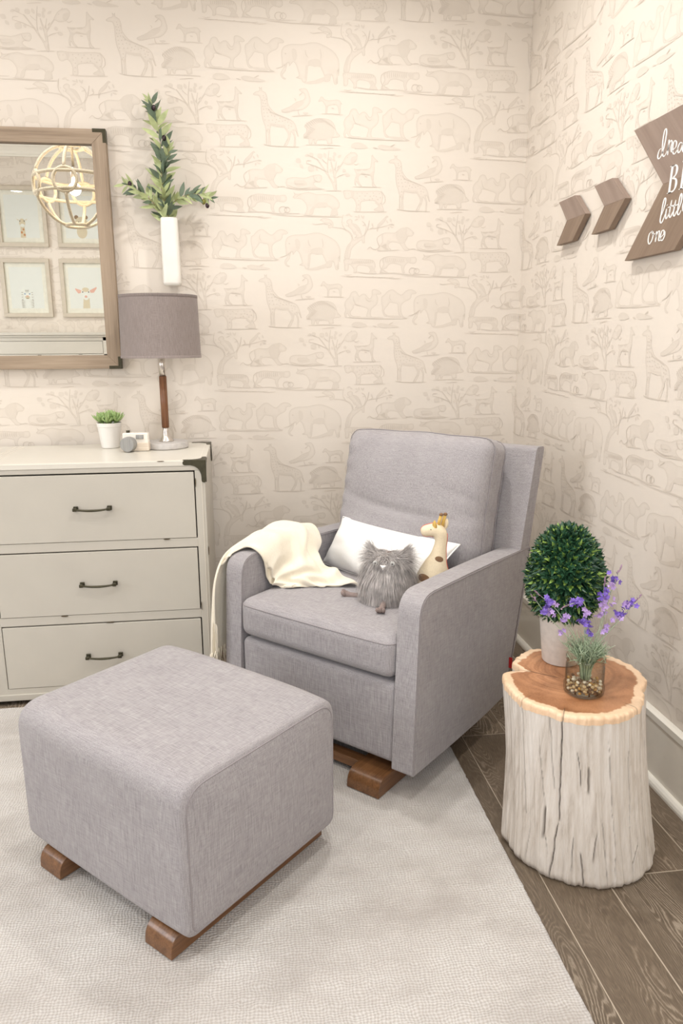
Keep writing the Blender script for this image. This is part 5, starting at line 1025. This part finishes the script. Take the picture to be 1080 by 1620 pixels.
for x, y, dx, m_ in ((.000, -.022, -.004, 'yellow_felt'), (.030, .012, .010, 'cream_felt')):
    mb = MB(); p = G(x, y*.8, .244); d = G(dx/.03*.5, -.2 if y < 0 else .3, 1).normalized(); fleshy(mb, p, d, .034, .0085, .1); mb.build('ear', M[m_], gi, smooth=True)
mb = MB(); c0 = G(-.012, -.0245, .246); mb.add(*grid(lambda u, v: c0+V((.0016*cos(2*pi*u)*sin(pi*v), .0016*sin(2*pi*u)*sin(pi*v), .0016*cos(pi*v))), 10, 6, True)); mb.build('eye', M['steel'], gi, smooth=True)

# ------------------------------------------------------------------ tree stump table
def stump_mats():
    t = NT('whitewashed_trunk'); t.set(Roughness=.8, **{'Specular IOR Level': .2})
    a = t.n('Attribute'); a.attribute_name = 'crack'
    n1 = t.noise(t.co((24, 24, 3.0)), 1, 5, .65, 1.1); n2 = t.noise(t.co((90, 90, 12)), 1, 4, .65, .8); n3 = t.noise(t.co((5, 5, 2)), 1, 3)
    f = t.math('ADD', t.math('MULTIPLY', n1, .5), t.math('ADD', t.math('MULTIPLY', n2, .3), t.math('MULTIPLY', n3, .2)))
    c = t.ramp(f, [(.30, srgb(160, 148, 136)), (.46, srgb(206, 198, 189)), (.70, srgb(228, 223, 217))])
    t.base(t.mix(a.outputs['Fac'], c, srgb(84, 70, 58))); t.bump(f, .35, .003)
    u = NT('cut_wood'); u.set(Roughness=.42); u.b.inputs['Coat Weight'].default_value = .15
    a = u.n('Attribute'); a.attribute_name = 'rad'; ck = u.n('Attribute'); ck.attribute_name = 'crack'
    co = u.n('TexCoord'); w_ = u.noise(u.co((1, 1, 1)), 7, 3, .5); sp = u.n('SeparateXYZ'); u.l(co.outputs['Object'], sp.inputs[0])
    dx = u.math('SUBTRACT', sp.outputs[0], .020); dy = u.math('SUBTRACT', sp.outputs[1], .095)
    dist = u.math('SQRT', u.math('ADD', u.math('MULTIPLY', dx, dx), u.math('MULTIPLY', dy, dy)))
    mixr = u.math('ADD', u.math('MULTIPLY', dist, u.math('SUBTRACT', 1, a.outputs['Fac'])), u.math('MULTIPLY', a.outputs['Fac'], .19))
    q = u.math('ADD', mixr, u.math('MULTIPLY', w_, .020)); rg = u.math('SINE', u.math('MULTIPLY', q, 620)); rg2 = u.math('SINE', u.math('MULTIPLY', q, 233))
    fine = u.noise(u.co((1, 1, 1)), 260, 3); blot = u.noise(u.co((1, 1, 1)), 11, 4)
    k = u.math('ADD', .5, u.math('ADD', u.math('MULTIPLY', rg, .05), u.math('ADD', u.math('MULTIPLY', rg2, .07), u.math('ADD', u.math('MULTIPLY', u.math('SUBTRACT', fine, .5), .35), u.math('MULTIPLY', u.math('SUBTRACT', blot, .5), .7)))))
    heart = u.ramp(k, [(.25, srgb(140, 92, 58)), (.6, srgb(182, 130, 92)), (.9, srgb(202, 155, 116))])
    sap = u.ramp(k, [(.2, srgb(220, 184, 148)), (.8, srgb(238, 212, 182))])
    edge = u.math('ADD', a.outputs['Fac'], u.math('MULTIPLY', u.math('SUBTRACT', u.noise(u.co((1, 1, 1)), 14, 3), .5), .16))
    c = u.mix(u.ramp(edge, [(.875, (0, 0, 0)), (.90, (1, 1, 1))]), heart, sap)
    u.base(u.mix(ck.outputs['Fac'], c, srgb(70, 44, 28))); u.bump(k, .08, .001)
    return t.m, u.m
M['bark'], M['cut'] = stump_mats()
ST = V((-.405, -1.585, 0)); SH = .46
RAD = [(0, .215), (20, .232), (45, .232), (68, .232), (95, .222), (115, .196), (128, .176), (136, .146), (141, .118), (146, .142), (154, .172), (180, .178), (215, .190), (255, .206), (290, .205), (320, .190), (335, .186), (350, .203), (360, .215)]
def srad(a):
    d = math.degrees(a) % 360
    for (a0, r0), (a1, r1) in zip(RAD, RAD[1:]):
        if a0 <= d <= a1: t = (d-a0)/(a1-a0); t = t*t*(3-2*t); return r0+(r1-r0)*t
    return .2
# cracks: start angle (deg), height range, drift, width (deg), depth
CRK = [(241.5, .18, .47, -6, .55, .020), (207, .16, .47, 1.5, .45, .012), (236, .0, .17, -9, .6, .016), (250, .0, .10, 1, .6, .014), (250, .26, .37, 2.5, .4, .010), (258, .25, .33, -1, 1.1, .010), (272, .0, .44, 2, .3, .007), (222, .05, .40, 5, .35, .008), (226, .10, .20, -3, 1.2, .012), (290, .02, .45, -3, .35, .006), (262, .07, .16, -4, .55, .010), (213, .02, .14, -4, .4, .006), (305, .03, .43, 2, .35, .006), (192, .04, .46, 3, .35, .006), (180, .0, .46, 1, .4, .006), (318, .0, .46, 0, .4, .006), (296, .05, .12, -9, .6, .010), (246, .04, .14, -3, .5, .010), (231, .26, .46, 2, .5, .007), (265, .0, .20, 3, .4, .008), (120, 0, .46, 4, .5, .012), (60, 0, .46, 4, .5, .012), (20, 0, .46, -4, .5, .012)]
NA, NZ = 620, 110
def trunk():
    vs, fs, ck = [], [], []
    for j in range(NZ+1):
        z = SH*.972*j/NZ; t = z/SH
        cxy = V((.030*(1-t), -.035*(1-t)))
        for i in range(NA):
            a = 2*pi*i/NA; b = srad(a); b = b*t**.8+(.210+.35*(b-.2))*(1-t**.8)
            b *= 1+.015*(1-t)**2-.035*sin(pi*t)
            ca_, sa_ = cos(a), sin(a)
            n = noise.noise(V((ca_*6, sa_*6, z*2.2)))*.007+noise.noise(V((ca_*17, sa_*17, z*3.5)))*.0045+noise.noise(V((ca_*45, sa_*45, z*5+3)))*.0022
            rd = max(0, 1-z/.022); b -= .012*rd*rd
            c_ = 0; dg = math.degrees(a)
            for (a0, z0_, z1_, dr, wdg, dep) in CRK:
                if z0_-.01 < z < z1_+.01:
                    wdg = wdg*.62
                    tt = (z1_-z)/(z1_-z0_); ac = a0+dr*tt+1.1*noise.noise(V((a0, z*11, 0)))+.5*noise.noise(V((a0, z*40, 5)))
                    dd = abs((dg-ac+180) % 360-180)
                    if dd < wdg*5:
                        fade = min(1, 6*max(0, min(tt, 1-tt if z1_ < SH*.97 else 1))+.02); k = exp(-(dd/wdg)**2)*fade; n -= dep*k*.9; c_ = max(c_, min(1, k*1.05)*min(1, dep/.014))
                        n += .0025*exp(-(dd/(wdg*3.5))**2)*fade
            rr = b+n; vs.append(V((cxy.x+rr*ca_, cxy.y+rr*sa_, z))); ck.append(c_*.85)
    for j in range(NZ):
        for i in range(NA): fs.append((j*NA+i, j*NA+(i+1) % NA, (j+1)*NA+(i+1) % NA, (j+1)*NA+i))
    return vs, fs, ck
st = empty('tree_stump_table', ST, 0, 'whitewashed tree stump side table with a polished wood top beside the armchair', 'side table')
tv, tf, tk = trunk(); tf.append(tuple(range(NA))[::-1])
o = mesh('trunk', tv, tf, M['bark'], st, smooth=True); at = o.data.attributes.new('crack', 'FLOAT', 'POINT'); at.data.foreach_set('value', tk)
top = tv[NZ*NA:(NZ+1)*NA]; vs, fs, rd, ck = [], [], [], []
tops = [(1.0, SH*.972), (1.002, SH*.978), (1.0, SH*.985), (.992, SH*.993), (.975, SH*.9985), (.95, SH), (.90, SH), (.85, SH), (.8, SH), (.7, SH), (.6, SH), (.45, SH), (.3, SH), (.15, SH)]
for q, (k, z) in enumerate(tops):
    for i in range(NA):
        a = 2*pi*i/NA; p = top[i]; zz = z
        if q == 0: zz = z-.007-.006*noise.noise(V((cos(a)*3, sin(a)*3, 2)))-.003*noise.noise(V((cos(a)*11, sin(a)*11, 7)))
        kk = k+(.004 if q == 0 else 0)
        vs.append(V((p.x*kk, p.y*kk, zz))); rd.append(min(1, k)); dg = math.degrees(a); c_ = 0
        for a0, k0, w_ in ((141, .25, .9), (241.5, .80, .35), (207, .82, .3), (120, .86, .4), (300, .84, .3)):
            dd = abs((dg-a0+180) % 360-180)*max(k, .2)
            if k > k0: c_ = max(c_, exp(-(dd/w_)**2)*.8)
        ck.append(c_)
for q in range(len(tops)-1):
    for i in range(NA): fs.append((q*NA+i, q*NA+(i+1) % NA, (q+1)*NA+(i+1) % NA, (q+1)*NA+i))
vs.append(V((0, 0, SH))); rd.append(0); ck.append(0)
for i in range(NA): fs.append(((len(tops)-1)*NA+i, (len(tops)-1)*NA+(i+1) % NA, len(vs)-1))
o = mesh('cut_top', vs, fs, M['cut'], st, smooth=True)
for nm, dat in (('rad', rd), ('crack', ck)): at = o.data.attributes.new(nm, 'FLOAT', 'POINT'); at.data.foreach_set('value', dat)

# ------------------------------------------------------------------ topiary
M['stonepot'] = plain('pale_stone_pot', (.68, .655, .62, 1), .7, vary=.07, scale=60, bump=.1)
M['leaf_d'] = plain('dark_green_leaf', srgb(42, 78, 54), .38, vary=.35, scale=60); M['leaf_l'] = plain('light_green_leaf', srgb(152, 182, 92), .45, vary=.28, scale=70)
tp = empty('potted_topiary', (-.374, -1.456, SH+.0012), 0, 'egg shaped artificial boxwood topiary in a pale pot on the stump', 'potted plant')
mb = MB(); mb.lathe([(0, 0), (.0505, 0), (.0525, .003), (.0665, .138), (.0685, .141), (.0685, .1445), (.0655, .1445), (.0635, .135), (0, .133)], n=64); mb.build('pot', M['stonepot'], tp, bevel=.0008)
mb = MB(); mb.lathe([(.063, .134), (.04, .14), (0, .142)], n=24); mb.build('soil', M['soil'], tp, smooth=True)
def egg(z): return sqrt(max(0, 1-z*z))*(1-.13*z)
EC, EW, EH = V((-.008, -.012, .262)), .092, .130
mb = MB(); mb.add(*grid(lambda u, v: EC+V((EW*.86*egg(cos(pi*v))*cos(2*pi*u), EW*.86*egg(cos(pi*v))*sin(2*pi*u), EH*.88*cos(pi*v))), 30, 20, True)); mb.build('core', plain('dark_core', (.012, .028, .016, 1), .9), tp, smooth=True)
mb = MB(); rnd = random.Random(21); NB = 430
for k in range(NB):
    z = 1-2*(k+.5)/NB; a = k*2.39996; e = egg(z); p = EC+V((EW*e*cos(a), EW*e*sin(a), EH*z)); n = V((cos(a)*e*1.3, sin(a)*e*1.3, z*.9)).normalized()
    n = (n+V((rnd.gauss(0, .14), rnd.gauss(0, .14), rnd.gauss(.06, .14)))).normalized(); o1 = n.orthogonal().normalized(); o2 = n.cross(o1); p0 = p-n*.014
    for q in range(5):
        b = 2*pi*q/5+rnd.random(); d = (n*rnd.uniform(.75, 1.1)+(o1*cos(b)+o2*sin(b))*.62).normalized(); blade(mb, p0, d, n, rnd.uniform(.032, .045), .0066, 0, .10, 5, .3)
    for q in range(3):
        b = 2*pi*q/3+rnd.random(); d = (n+(o1*cos(b)+o2*sin(b))*.28).normalized(); blade(mb, p0+n*.006, d, n, rnd.uniform(.022, .031), .0048, 1 if rnd.random() < .62 else 0, .06, 5, .35)
mb.build('foliage', [M['leaf_d'], M['leaf_l']], tp, smooth=False)

# ------------------------------------------------------------------ lavender in a glass jar
jg = clear_glass('jar_glass', (.95, .955, .93, 1), (.50, .50, .45, 1))
lv_o = V((-.398, -1.655, SH+.0012))
lv = empty('lavender_jar', lv_o, 0, 'glass jar of pebbles with artificial lavender in front of the topiary', 'potted plant')
mb = MB(); mb.lathe([(0, 0), (.046, 0), (.0505, .003), (.0515, .010), (.0515, .024), (.0490, .030), (.0490, .078), (.0472, .083), (.0478, .088), (.0500, .0905), (.0500, .098), (.0485, .0995), (.0468, .098), (.0460, .088), (.0455, .083), (.0472, .077), (.0472, .031), (.0480, .026), (.0478, .010), (.0450, .006), (0, .006)], n=64); mb.build('glass', jg.m, lv, smooth=True)
peb = [plain('pebble_%s' % n, c, .35, vary=.25, scale=90) for n, c in (('tan', srgb(196, 168, 128)), ('ochre', srgb(184, 138, 70)), ('white', srgb(226, 214, 196)), ('brown', srgb(120, 84, 56)))]
mb = MB(); rnd = random.Random(5)
for layer in range(4):
    for k in range(26):
        a = rnd.uniform(0, 2*pi); r_ = .0400*sqrt(rnd.random()) if k > 13 else .0405; z = .0110+layer*.0066; s_ = rnd.uniform(.0038, .0062); ax_ = rnd.uniform(.7, 1.2)
        if k <= 13: a = 2*pi*k/14+layer*.23+rnd.uniform(-.1, .1)
        c0 = V((r_*cos(a), r_*sin(a), z+rnd.uniform(-.001, .001))); sd = rnd.random()*50
        mb.add(*grid(lambda u, v: c0+V((cos(2*pi*u)*sin(pi*v)*ax_, sin(2*pi*u)*sin(pi*v), cos(pi*v)*.75))*s_*(1+.25*noise.noise(V((cos(2*pi*u)*2+sd, sin(2*pi*u)*2, v*4)))), 9, 6, True), i=rnd.choice([0, 0, 0, 1, 2, 2, 3]))
o = mb.build('pebbles', peb, lv, smooth=True); o['kind'] = 'stuff'
M['sage'] = plain('sage_needle', srgb(160, 176, 148), .7, vary=.22, scale=60); M['sage2'] = plain('deep_sage_stem', srgb(96, 116, 84), .7, vary=.2)
M['lav1'] = plain('violet_petal', srgb(126, 100, 190), .7, vary=.15, scale=80); M['lav2'] = plain('lilac_petal', srgb(188, 160, 214), .7, vary=.1, scale=80); M['lavt'] = plain('dusty_tip', srgb(150, 124, 142), .8, vary=.15)
mb = MB(); rnd = random.Random(9)
for k in range(210):
    a = rnd.uniform(0, 2*pi); sp = sqrt(rnd.random()); b0 = V((cos(a), sin(a), 0))*.012*rnd.random()+V((.002, 0, .036)); m1 = V((cos(a)*.020*sp+.002, sin(a)*.020*sp, .082)); e = V((cos(a+rnd.uniform(-.3, .3))*(.022+.038*sp), sin(a)*(.022+.038*sp), .122+rnd.uniform(-.012, .030)-.016*sp))
    P = spline([b0, m1, m1.lerp(e, .55)+V((0, 0, .006)), e], 3); mb.tube(P, [.0013-.0009*q/(len(P)-1) for q in range(len(P))], 5, i=0 if rnd.random() < .8 else 1)
    if rnd.random() < .7:
        for q in range(2):
            p = P[rnd.randint(len(P)//2, len(P)-2)]; d = V((rnd.gauss(0, 1), rnd.gauss(0, 1), .8)).normalized(); mb.tube([p, p+d*.012, p+d*.020+V((0, 0, .003))], [.0009, .0008, .0003], 4, i=0)
mb.build('needles', [M['sage'], M['sage2']], lv, smooth=True)
def blossom(mb, c, r_, i, rnd):
    nz = V((rnd.gauss(0, 1), rnd.gauss(-.8, 1), rnd.gauss(.2, 1))).normalized(); a1 = nz.orthogonal().normalized(); a2 = nz.cross(a1)
    for k in range(5):
        a = 2*pi*k/5; d = (a1*cos(a)+a2*sin(a)+nz*.35).normalized(); blade(mb, c, d, nz, r_, r_*.34, i, -.1, 4, .1)
def lav_stem(pts, clusters, tip=True, seed=0):
    rnd = random.Random(seed); P = spline([V(p)-lv_o for p in pts], 5); r_ = empty  # noqa
    mb = MB(); mb.tube(P, [.0013-.0005*k/(len(P)-1) for k in range(len(P))], 6); s_ = mb.build('flower_stem', M['sage'], lv, smooth=True)
    f = MB()
    for (x, y, z, n, i, rr) in clusters:
        for k in range(n): blossom(f, V((x, y, z))-lv_o+V((rnd.gauss(0, 1), rnd.gauss(0, 1), rnd.gauss(0, 1)))*rr, .0088, i, rnd)
    if tip:
        e = P[-1]; d = (P[-1]-P[-3]).normalized()
        for k in range(9): fleshy(f, e+d*(.003*k-.006), d+V((rnd.gauss(0, .35), rnd.gauss(0, .35), rnd.gauss(0, .35))), .010-.0006*k, .0022, .1, 2)
    f.build('blossoms', [M['lav1'], M['lav2'], M['lavt']], s_, smooth=False)
b = (-.396, -1.655, .52); Y = -1.66
lav_stem([b, (-.380, Y, .58), (-.340, Y, .630), (-.305, Y, .672), (-.276, Y, .706)], [(-.352, Y, .640, 3, 1, .004), (-.337, Y, .655, 2, 1, .003), (-.322, Y, .667, 6, 1, .006), (-.308, Y, .680, 9, 0, .007), (-.300, Y, .694, 7, 1, .006), (-.288, Y, .698, 7, 0, .005)], True, 1)
lav_stem([b, (-.372, Y, .60), (-.358, Y, .68), (-.345, Y, .74), (-.330, Y, .785)], [(-.355, Y, .705, 9, 1, .007), (-.362, Y, .722, 9, 0, .007), (-.345, Y, .752, 6, 1, .006), (-.337, Y, .767, 9, 0, .006)], True, 2)
lav_stem([b, (-.378, Y, .60), (-.366, Y, .66), (-.362, Y+.01, .70), (-.360, Y+.01, .752)], [(-.376, Y, .675, 4, 1, .004), (-.360, Y, .735, 6, 0, .006), (-.358, Y, .712, 5, 1, .006)], True, 3)
lav_stem([b, (-.404, Y, .60), (-.409, Y, .67), (-.415, Y, .705), (-.435, Y-.004, .713), (-.462, Y-.006, .706)], [(-.412, Y, .683, 6, 1, .005), (-.432, Y, .710, 10, 0, .006), (-.445, Y, .710, 7, 0, .005)], True, 4)
lav_stem([b, (-.425, Y, .58), (-.465, Y, .630), (-.512, Y, .680), (-.545, Y, .722)], [(-.468, Y, .632, 4, 1, .004), (-.505, Y, .683, 7, 1, .005), (-.520, Y, .698, 10, 0, .006)], True, 5)
lav_stem([b, (-.420, Y, .59), (-.458, Y, .650), (-.490, Y, .695), (-.535, Y, .735)], [(-.468, Y, .668, 4, 1, .004), (-.498, Y, .708, 6, 1, .004), (-.514, Y, .722, 9, 0, .005)], True, 6)
lav_stem([b, (-.405, Y, .59), (-.410, Y, .63), (-.413, Y, .658)], [(-.418, Y, .660, 9, 0, .006), (-.405, Y, .652, 7, 0, .005)], False, 7)
lav_stem([b, (-.400, Y, .58), (-.396, Y, .622)], [(-.396, Y, .625, 6, 0, .004)], False, 8)
lav_stem([b, (-.375, Y, .58), (-.352, Y, .628)], [(-.352, Y, .632, 5, 1, .004)], False, 9)
lav_stem([b, (-.425, Y, .60), (-.462, Y, .672)], [(-.464, Y, .674, 5, 1, .003)], False, 10)

# ------------------------------------------------------------------ what the mirror shows: pendant, prints, tall dresser
PC = V((-2.183, -1.45, 2.25)); PR = .222
M['rope'] = plain('jute_rope', srgb(212, 200, 178), .9, vary=.20, scale=220, bump=.8)
pd = empty('orb_pendant_lamp', PC, .56, 'round rope wrapped cage pendant lamp with a lit bulb, seen in the mirror', 'ceiling light')
def ringpath(fn, n=40): return [fn(2*pi*k/n) for k in range(n)]
for s_ in (-1, 1):
    z = s_*.046; mb = MB(); r_ = sqrt(PR*PR-z*z); mb.tube(ringpath(lambda a: (r_*cos(a), r_*sin(a), z), 64), .0098, 8, closed=True); mb.build('band_ring', M['rope'], pd, smooth=True)
    z = s_*.212; r_ = sqrt(PR*PR-z*z); mb = MB(); mb.tube(ringpath(lambda a: (r_*cos(a), r_*sin(a), z), 32), .0100, 8, closed=True); mb.build('end_ring', M['rope'], pd, smooth=True)
for k in range(6):
    a = 2*pi*k/6; c = V((cos(a), sin(a), 0)); sd = V((-sin(a), cos(a), 0)); mb = MB()
    P = [(c*cos(b)*cos(g)+sd*sin(b)*cos(g)+V((0, 0, sin(g))))*PR for b, g in ringpath(lambda t: (.29*cos(t), .29*sin(t)), 28)]; mb.tube(P, .0098, 8, closed=True); mb.build('circle_ring', M['rope'], pd, smooth=True)
    for s_ in (-1, 1):
        mb = MB(); mb.tube([(c*cos(g)+V((0, 0, sin(g)*s_)))*PR for g in [.30+(1.27-.30)*q/10 for q in range(11)]], .0092, 8); mb.build('rib', M['rope'], pd, smooth=True)
mb = MB(); mb.tube([(0, 0, .095), (0, 0, ZC-PC.z-.02)], .008, 10); mb.lathe([(0, ZC-PC.z-.03), (.06, ZC-PC.z-.028), (.062, ZC-PC.z-.002), (0, ZC-PC.z-.001)], n=32); mb.build('hanging_rod', M['rope'], pd, smooth=True)
mb = MB(); mb.lathe([(0, .05), (.019, .05), (.019, .088), (.024, .092), (.02, .105), (0, .108)], n=24); mb.build('socket', M['nickel'], pd, smooth=True)
for k in range(3):
    mb = MB(); a = 2*pi*k/3; mb.tube([(0, 0, .212), (cos(a)*.066, sin(a)*.066, .212)], .004, 6); mb.build('top_spoke', M['rope'], pd)
bl = NT('lit_bulb'); bl.b.inputs['Emission Color'].default_value = (1, .80, .55, 1); bl.b.inputs['Emission Strength'].default_value = 9
mb = MB(); mb.lathe([(0, -.050), (.010, -.046), (.019, -.034), (.024, -.014), (.022, .004), (.015, .030), (.013, .05), (0, .052)], n=24); bo = mb.build('bulb', bl.m, pd, smooth=True)
pl = bpy.data.lights.new('pendant_light', 'POINT'); pl.energy = 11; pl.color = (1, .78, .55); pl.shadow_soft_size = .034
po_ = bpy.data.objects.new('pendant_light', pl); po_.location = PC+V((0, 0, -.012)); COL.objects.link(po_); bo.visible_shadow = True
M['pframe'] = plain('grey_beige_frame', srgb(196, 186, 170), .5, vary=.04); M['mat'] = plain('white_mat', (.88, .83, .75, 1), .8); M['print'] = plain('print_paper', (.84, .83, .81, 1), .7, vary=.01)
def blob2(cx, cz, rx, rz, n=20, k=0): return [(cx+rx*cos(2*pi*q/n)*(1+k*sin(3*2*pi*q/n)), cz+rz*sin(2*pi*q/n)) for q in range(n)]
inks = {'w': (.86, .85, .82), 'p': srgb(232, 180, 165)[:3], 'd': (.08, .06, .05), 's': srgb(150, 136, 120)[:3], 'c': srgb(222, 206, 180)[:3], 'o': srgb(204, 140, 96)[:3], 'b': srgb(150, 120, 90)[:3], 'e': srgb(130, 160, 200)[:3]}
IM = [plain('print_ink_'+n, (*c, 1), .7, vary=.03) for n, c in (('white', inks['w']), ('pink', inks['p']), ('dark', inks['d']), ('stripe', inks['s']), ('cream', inks['c']), ('ochre', inks['o']), ('brown', inks['b']), ('blue', inks['e']))]
II = dict(zip('wpdscobe', range(8)))
def picture(x0, z0, label, art):
    w_, h_ = .42, .50; r = empty('framed_print', (x0+w_/2, YN, z0), 0, label, 'picture', 'framed animal prints on the far wall'); X0 = -w_/2
    mb = MB(); t = .034
    for a, b in (((X0, 0), (X0+w_, t)), ((X0, h_-t), (X0+w_, h_)), ((X0, t), (X0+t, h_-t)), ((X0+w_-t, t), (X0+w_, h_-t))): mb.box((a[0], .002, a[1]), (b[0], .028, b[1]))
    mb.build('frame', M['pframe'], r, bevel=.001, seg=1)
    mb = MB(); mb.box((X0+t, .004, t), (X0+w_-t, .012, h_-t)); mb.build('mat_board', M['mat'], r)
    mb = MB(); mb.box((X0+.07, .0115, .075), (X0+w_-.07, .0128, h_-.07)); pr = mb.build('print', M['print'], r)
    mb = MB()
    for lay, (P, c) in enumerate(art): mb.prism([(-p[0], p[1]) for p in P], .0128, .0130+.00012*lay, 'y', II[c])
    mb.build('animal_picture', IM, pr)
    mb = MB(); mb.box((X0+t, .0195, t), (X0+w_-t, .0210, h_-t)); mb.build('glass', glass.m, r)
B2 = blob2
tiger = [([(-.055, .076), (.055, .076), (.05, .13), (.035, .165), (-.035, .165), (-.05, .13)], 'w'), (B2(-.038, .232, .014, .016), 'w'), (B2(.038, .232, .014, .016), 'w'), (B2(0, .19, .050, .047), 'w'), (B2(0, .172, .020, .016), 'c'), (B2(0, .180, .009, .006), 'p'), (B2(-.020, .200, .006, .006), 'e'), (B2(.020, .200, .006, .006), 'e'), (B2(0, .163, .012, .003), 's')]
for s_ in (-1, 1):
    for q in range(4): tiger.append(([(s_*.048, .150+q*.020), (s_*.030, .155+q*.019), (s_*.048, .155+q*.020)], 's'))
    for q in range(5): tiger.append(([(s_*.050, .085+q*.014), (s_*.020, .082+q*.014), (s_*.050, .090+q*.014)], 's'))
for q in (-1, 0, 1): tiger.append(([(q*.012-.002, .235), (q*.012+.002, .235), (q*.010, .213)], 's'))
lamb = [([(-.030, .076), (.032, .076), (.022, .165), (-.030, .165)], 'c'), ([(-.035, .232), (-.095, .262), (-.100, .252), (-.070, .212), (-.030, .212)], 'p'), ([(.035, .232), (.088, .250), (.090, .240), (.065, .205), (.030, .212)], 'p'), (B2(0, .205, .042, .050), 'w'), (B2(0, .238, .030, .020), 'c'), (B2(0, .172, .024, .024), 'w'), (B2(0, .178, .012, .011), 'p'), (B2(-.026, .218, .005, .006), 'd'), (B2(.026, .218, .005, .006), 'd')]
bear = [(B2(0, .13, .045, .055), 'c'), (B2(-.040, .252, .018, .018), 'b'), (B2(.040, .252, .018, .018), 'b'), (B2(0, .205, .054, .052), 'c'), (B2(0, .182, .022, .018), 'w'), (B2(0, .190, .009, .007), 'd'), (B2(-.022, .212, .005, .006), 'd'), (B2(.022, .212, .005, .006), 'd')]
gira = [([(-.022, .076), (.022, .076), (.016, .19), (-.016, .19)], 'c'), (B2(0, .20, .026, .036), 'c'), (B2(0, .178, .018, .014), 'w'), (B2(-.012, .1, .009, .010), 'o'), (B2(.010, .12, .009, .010), 'o'), (B2(-.006, .145, .008, .009), 'o'), (B2(-.018, .215, .004, .005), 'd'), (B2(.018, .215, .004, .005), 'd'), ([(-.026, .225), (-.05, .235), (-.028, .215)], 'c'), ([(.026, .225), (.05, .235), (.028, .215)], 'c')]
picture(-3.354, 1.61, 'framed tiger cub print reflected low in the wall mirror', tiger)
picture(-2.848, 1.61, 'framed white lamb print reflected low in the wall mirror', lamb)
picture(-3.340, 2.21, 'framed print above the tiger cub print in the mirror', gira)
picture(-2.838, 2.21, 'framed brown bear cub print above the lamb print in the mirror', bear)
# tall dresser under the prints
tx0, tx1, tyf, tz = -3.70, -2.395, -3.47, 1.467
td = empty('tall_dresser', ((tx0+tx1)/2, -3.68, 0), 0, 'tall cream distressed dresser below the framed prints in the mirror', 'dresser')
tX, tY = (tx0+tx1)/2, -3.68
mb = MB(); q = lambda a, b, i=None: mb.box((a[0]-tX, a[1]-tY, a[2]), (b[0]-tX, b[1]-tY, b[2]), i)
q((tx0, YN+.02, tz-.022), (tx1, tyf, tz)); q((tx0+.012, YN+.02, tz-.040), (tx1-.012, tyf-.010, tz-.022)); q((tx0+.02, YN+.02, .02), (tx1-.02, tyf-.04, tz-.04))
for a, b, t_ in ((tx0+.02, tx0+.055, tz-.04), (tx1-.055, tx1-.02, tz-.04), (tX-.02, tX+.02, 1.27)): q((a, tyf-.045, .02), (b, tyf-.018, t_))
zz = [1.397, 1.285, 1.255, 1.0, .97, .70, .67, .40, .37, .08]
q((tx0+.02, tyf-.045, 1.397), (tx1-.02, tyf-.018, 1.427))
for k in (1, 3, 5, 7): q((tx0+.02, tyf-.045, zz[k+1]), (tx1-.02, tyf-.018, zz[k]))
q((tx0+.01, tyf-.045, .02), (tx1-.01, tyf-.012, .08)); mb.build('body', M['cream'], td, bevel=.002)
for k in (0, 2, 4, 6, 8):
    for a, b in (((tx0+.055, tX-.02), (tX+.02, tx1-.055)) if k else ((tx0+.055, tx1-.055),)):
        mb = MB(); mb.box((a+.003-tX, tyf-.04-tY, zz[k+1]+.003), (b-.003-tX, tyf-.021-tY, zz[k]-.003)); d = mb.build('drawer', M['cream'], td, bevel=.002)
        if not k: continue
        mb = MB(); cx, cz = (a+b)/2-tX, (zz[k]+zz[k+1])/2
        mb.tube([(cx-.06, tyf-.022-tY, cz), (cx-.058, tyf-tY, cz), (cx, tyf+.002-tY, cz-.008), (cx+.058, tyf-tY, cz), (cx+.06, tyf-.022-tY, cz)], .005, 8); mb.build('handle', M['bronze'], d, smooth=True)
mb = MB(); mb.box((-3.0-tX, tyf-.019-tY, 1.276), (-2.97-tX, tyf-.0165-tY, 1.280)); mb.box((-2.66-tX, tyf-.019-tY, 1.2795), (-2.63-tX, tyf-.0165-tY, 1.283)); mb.build('worn_chip', M['chip'], td)
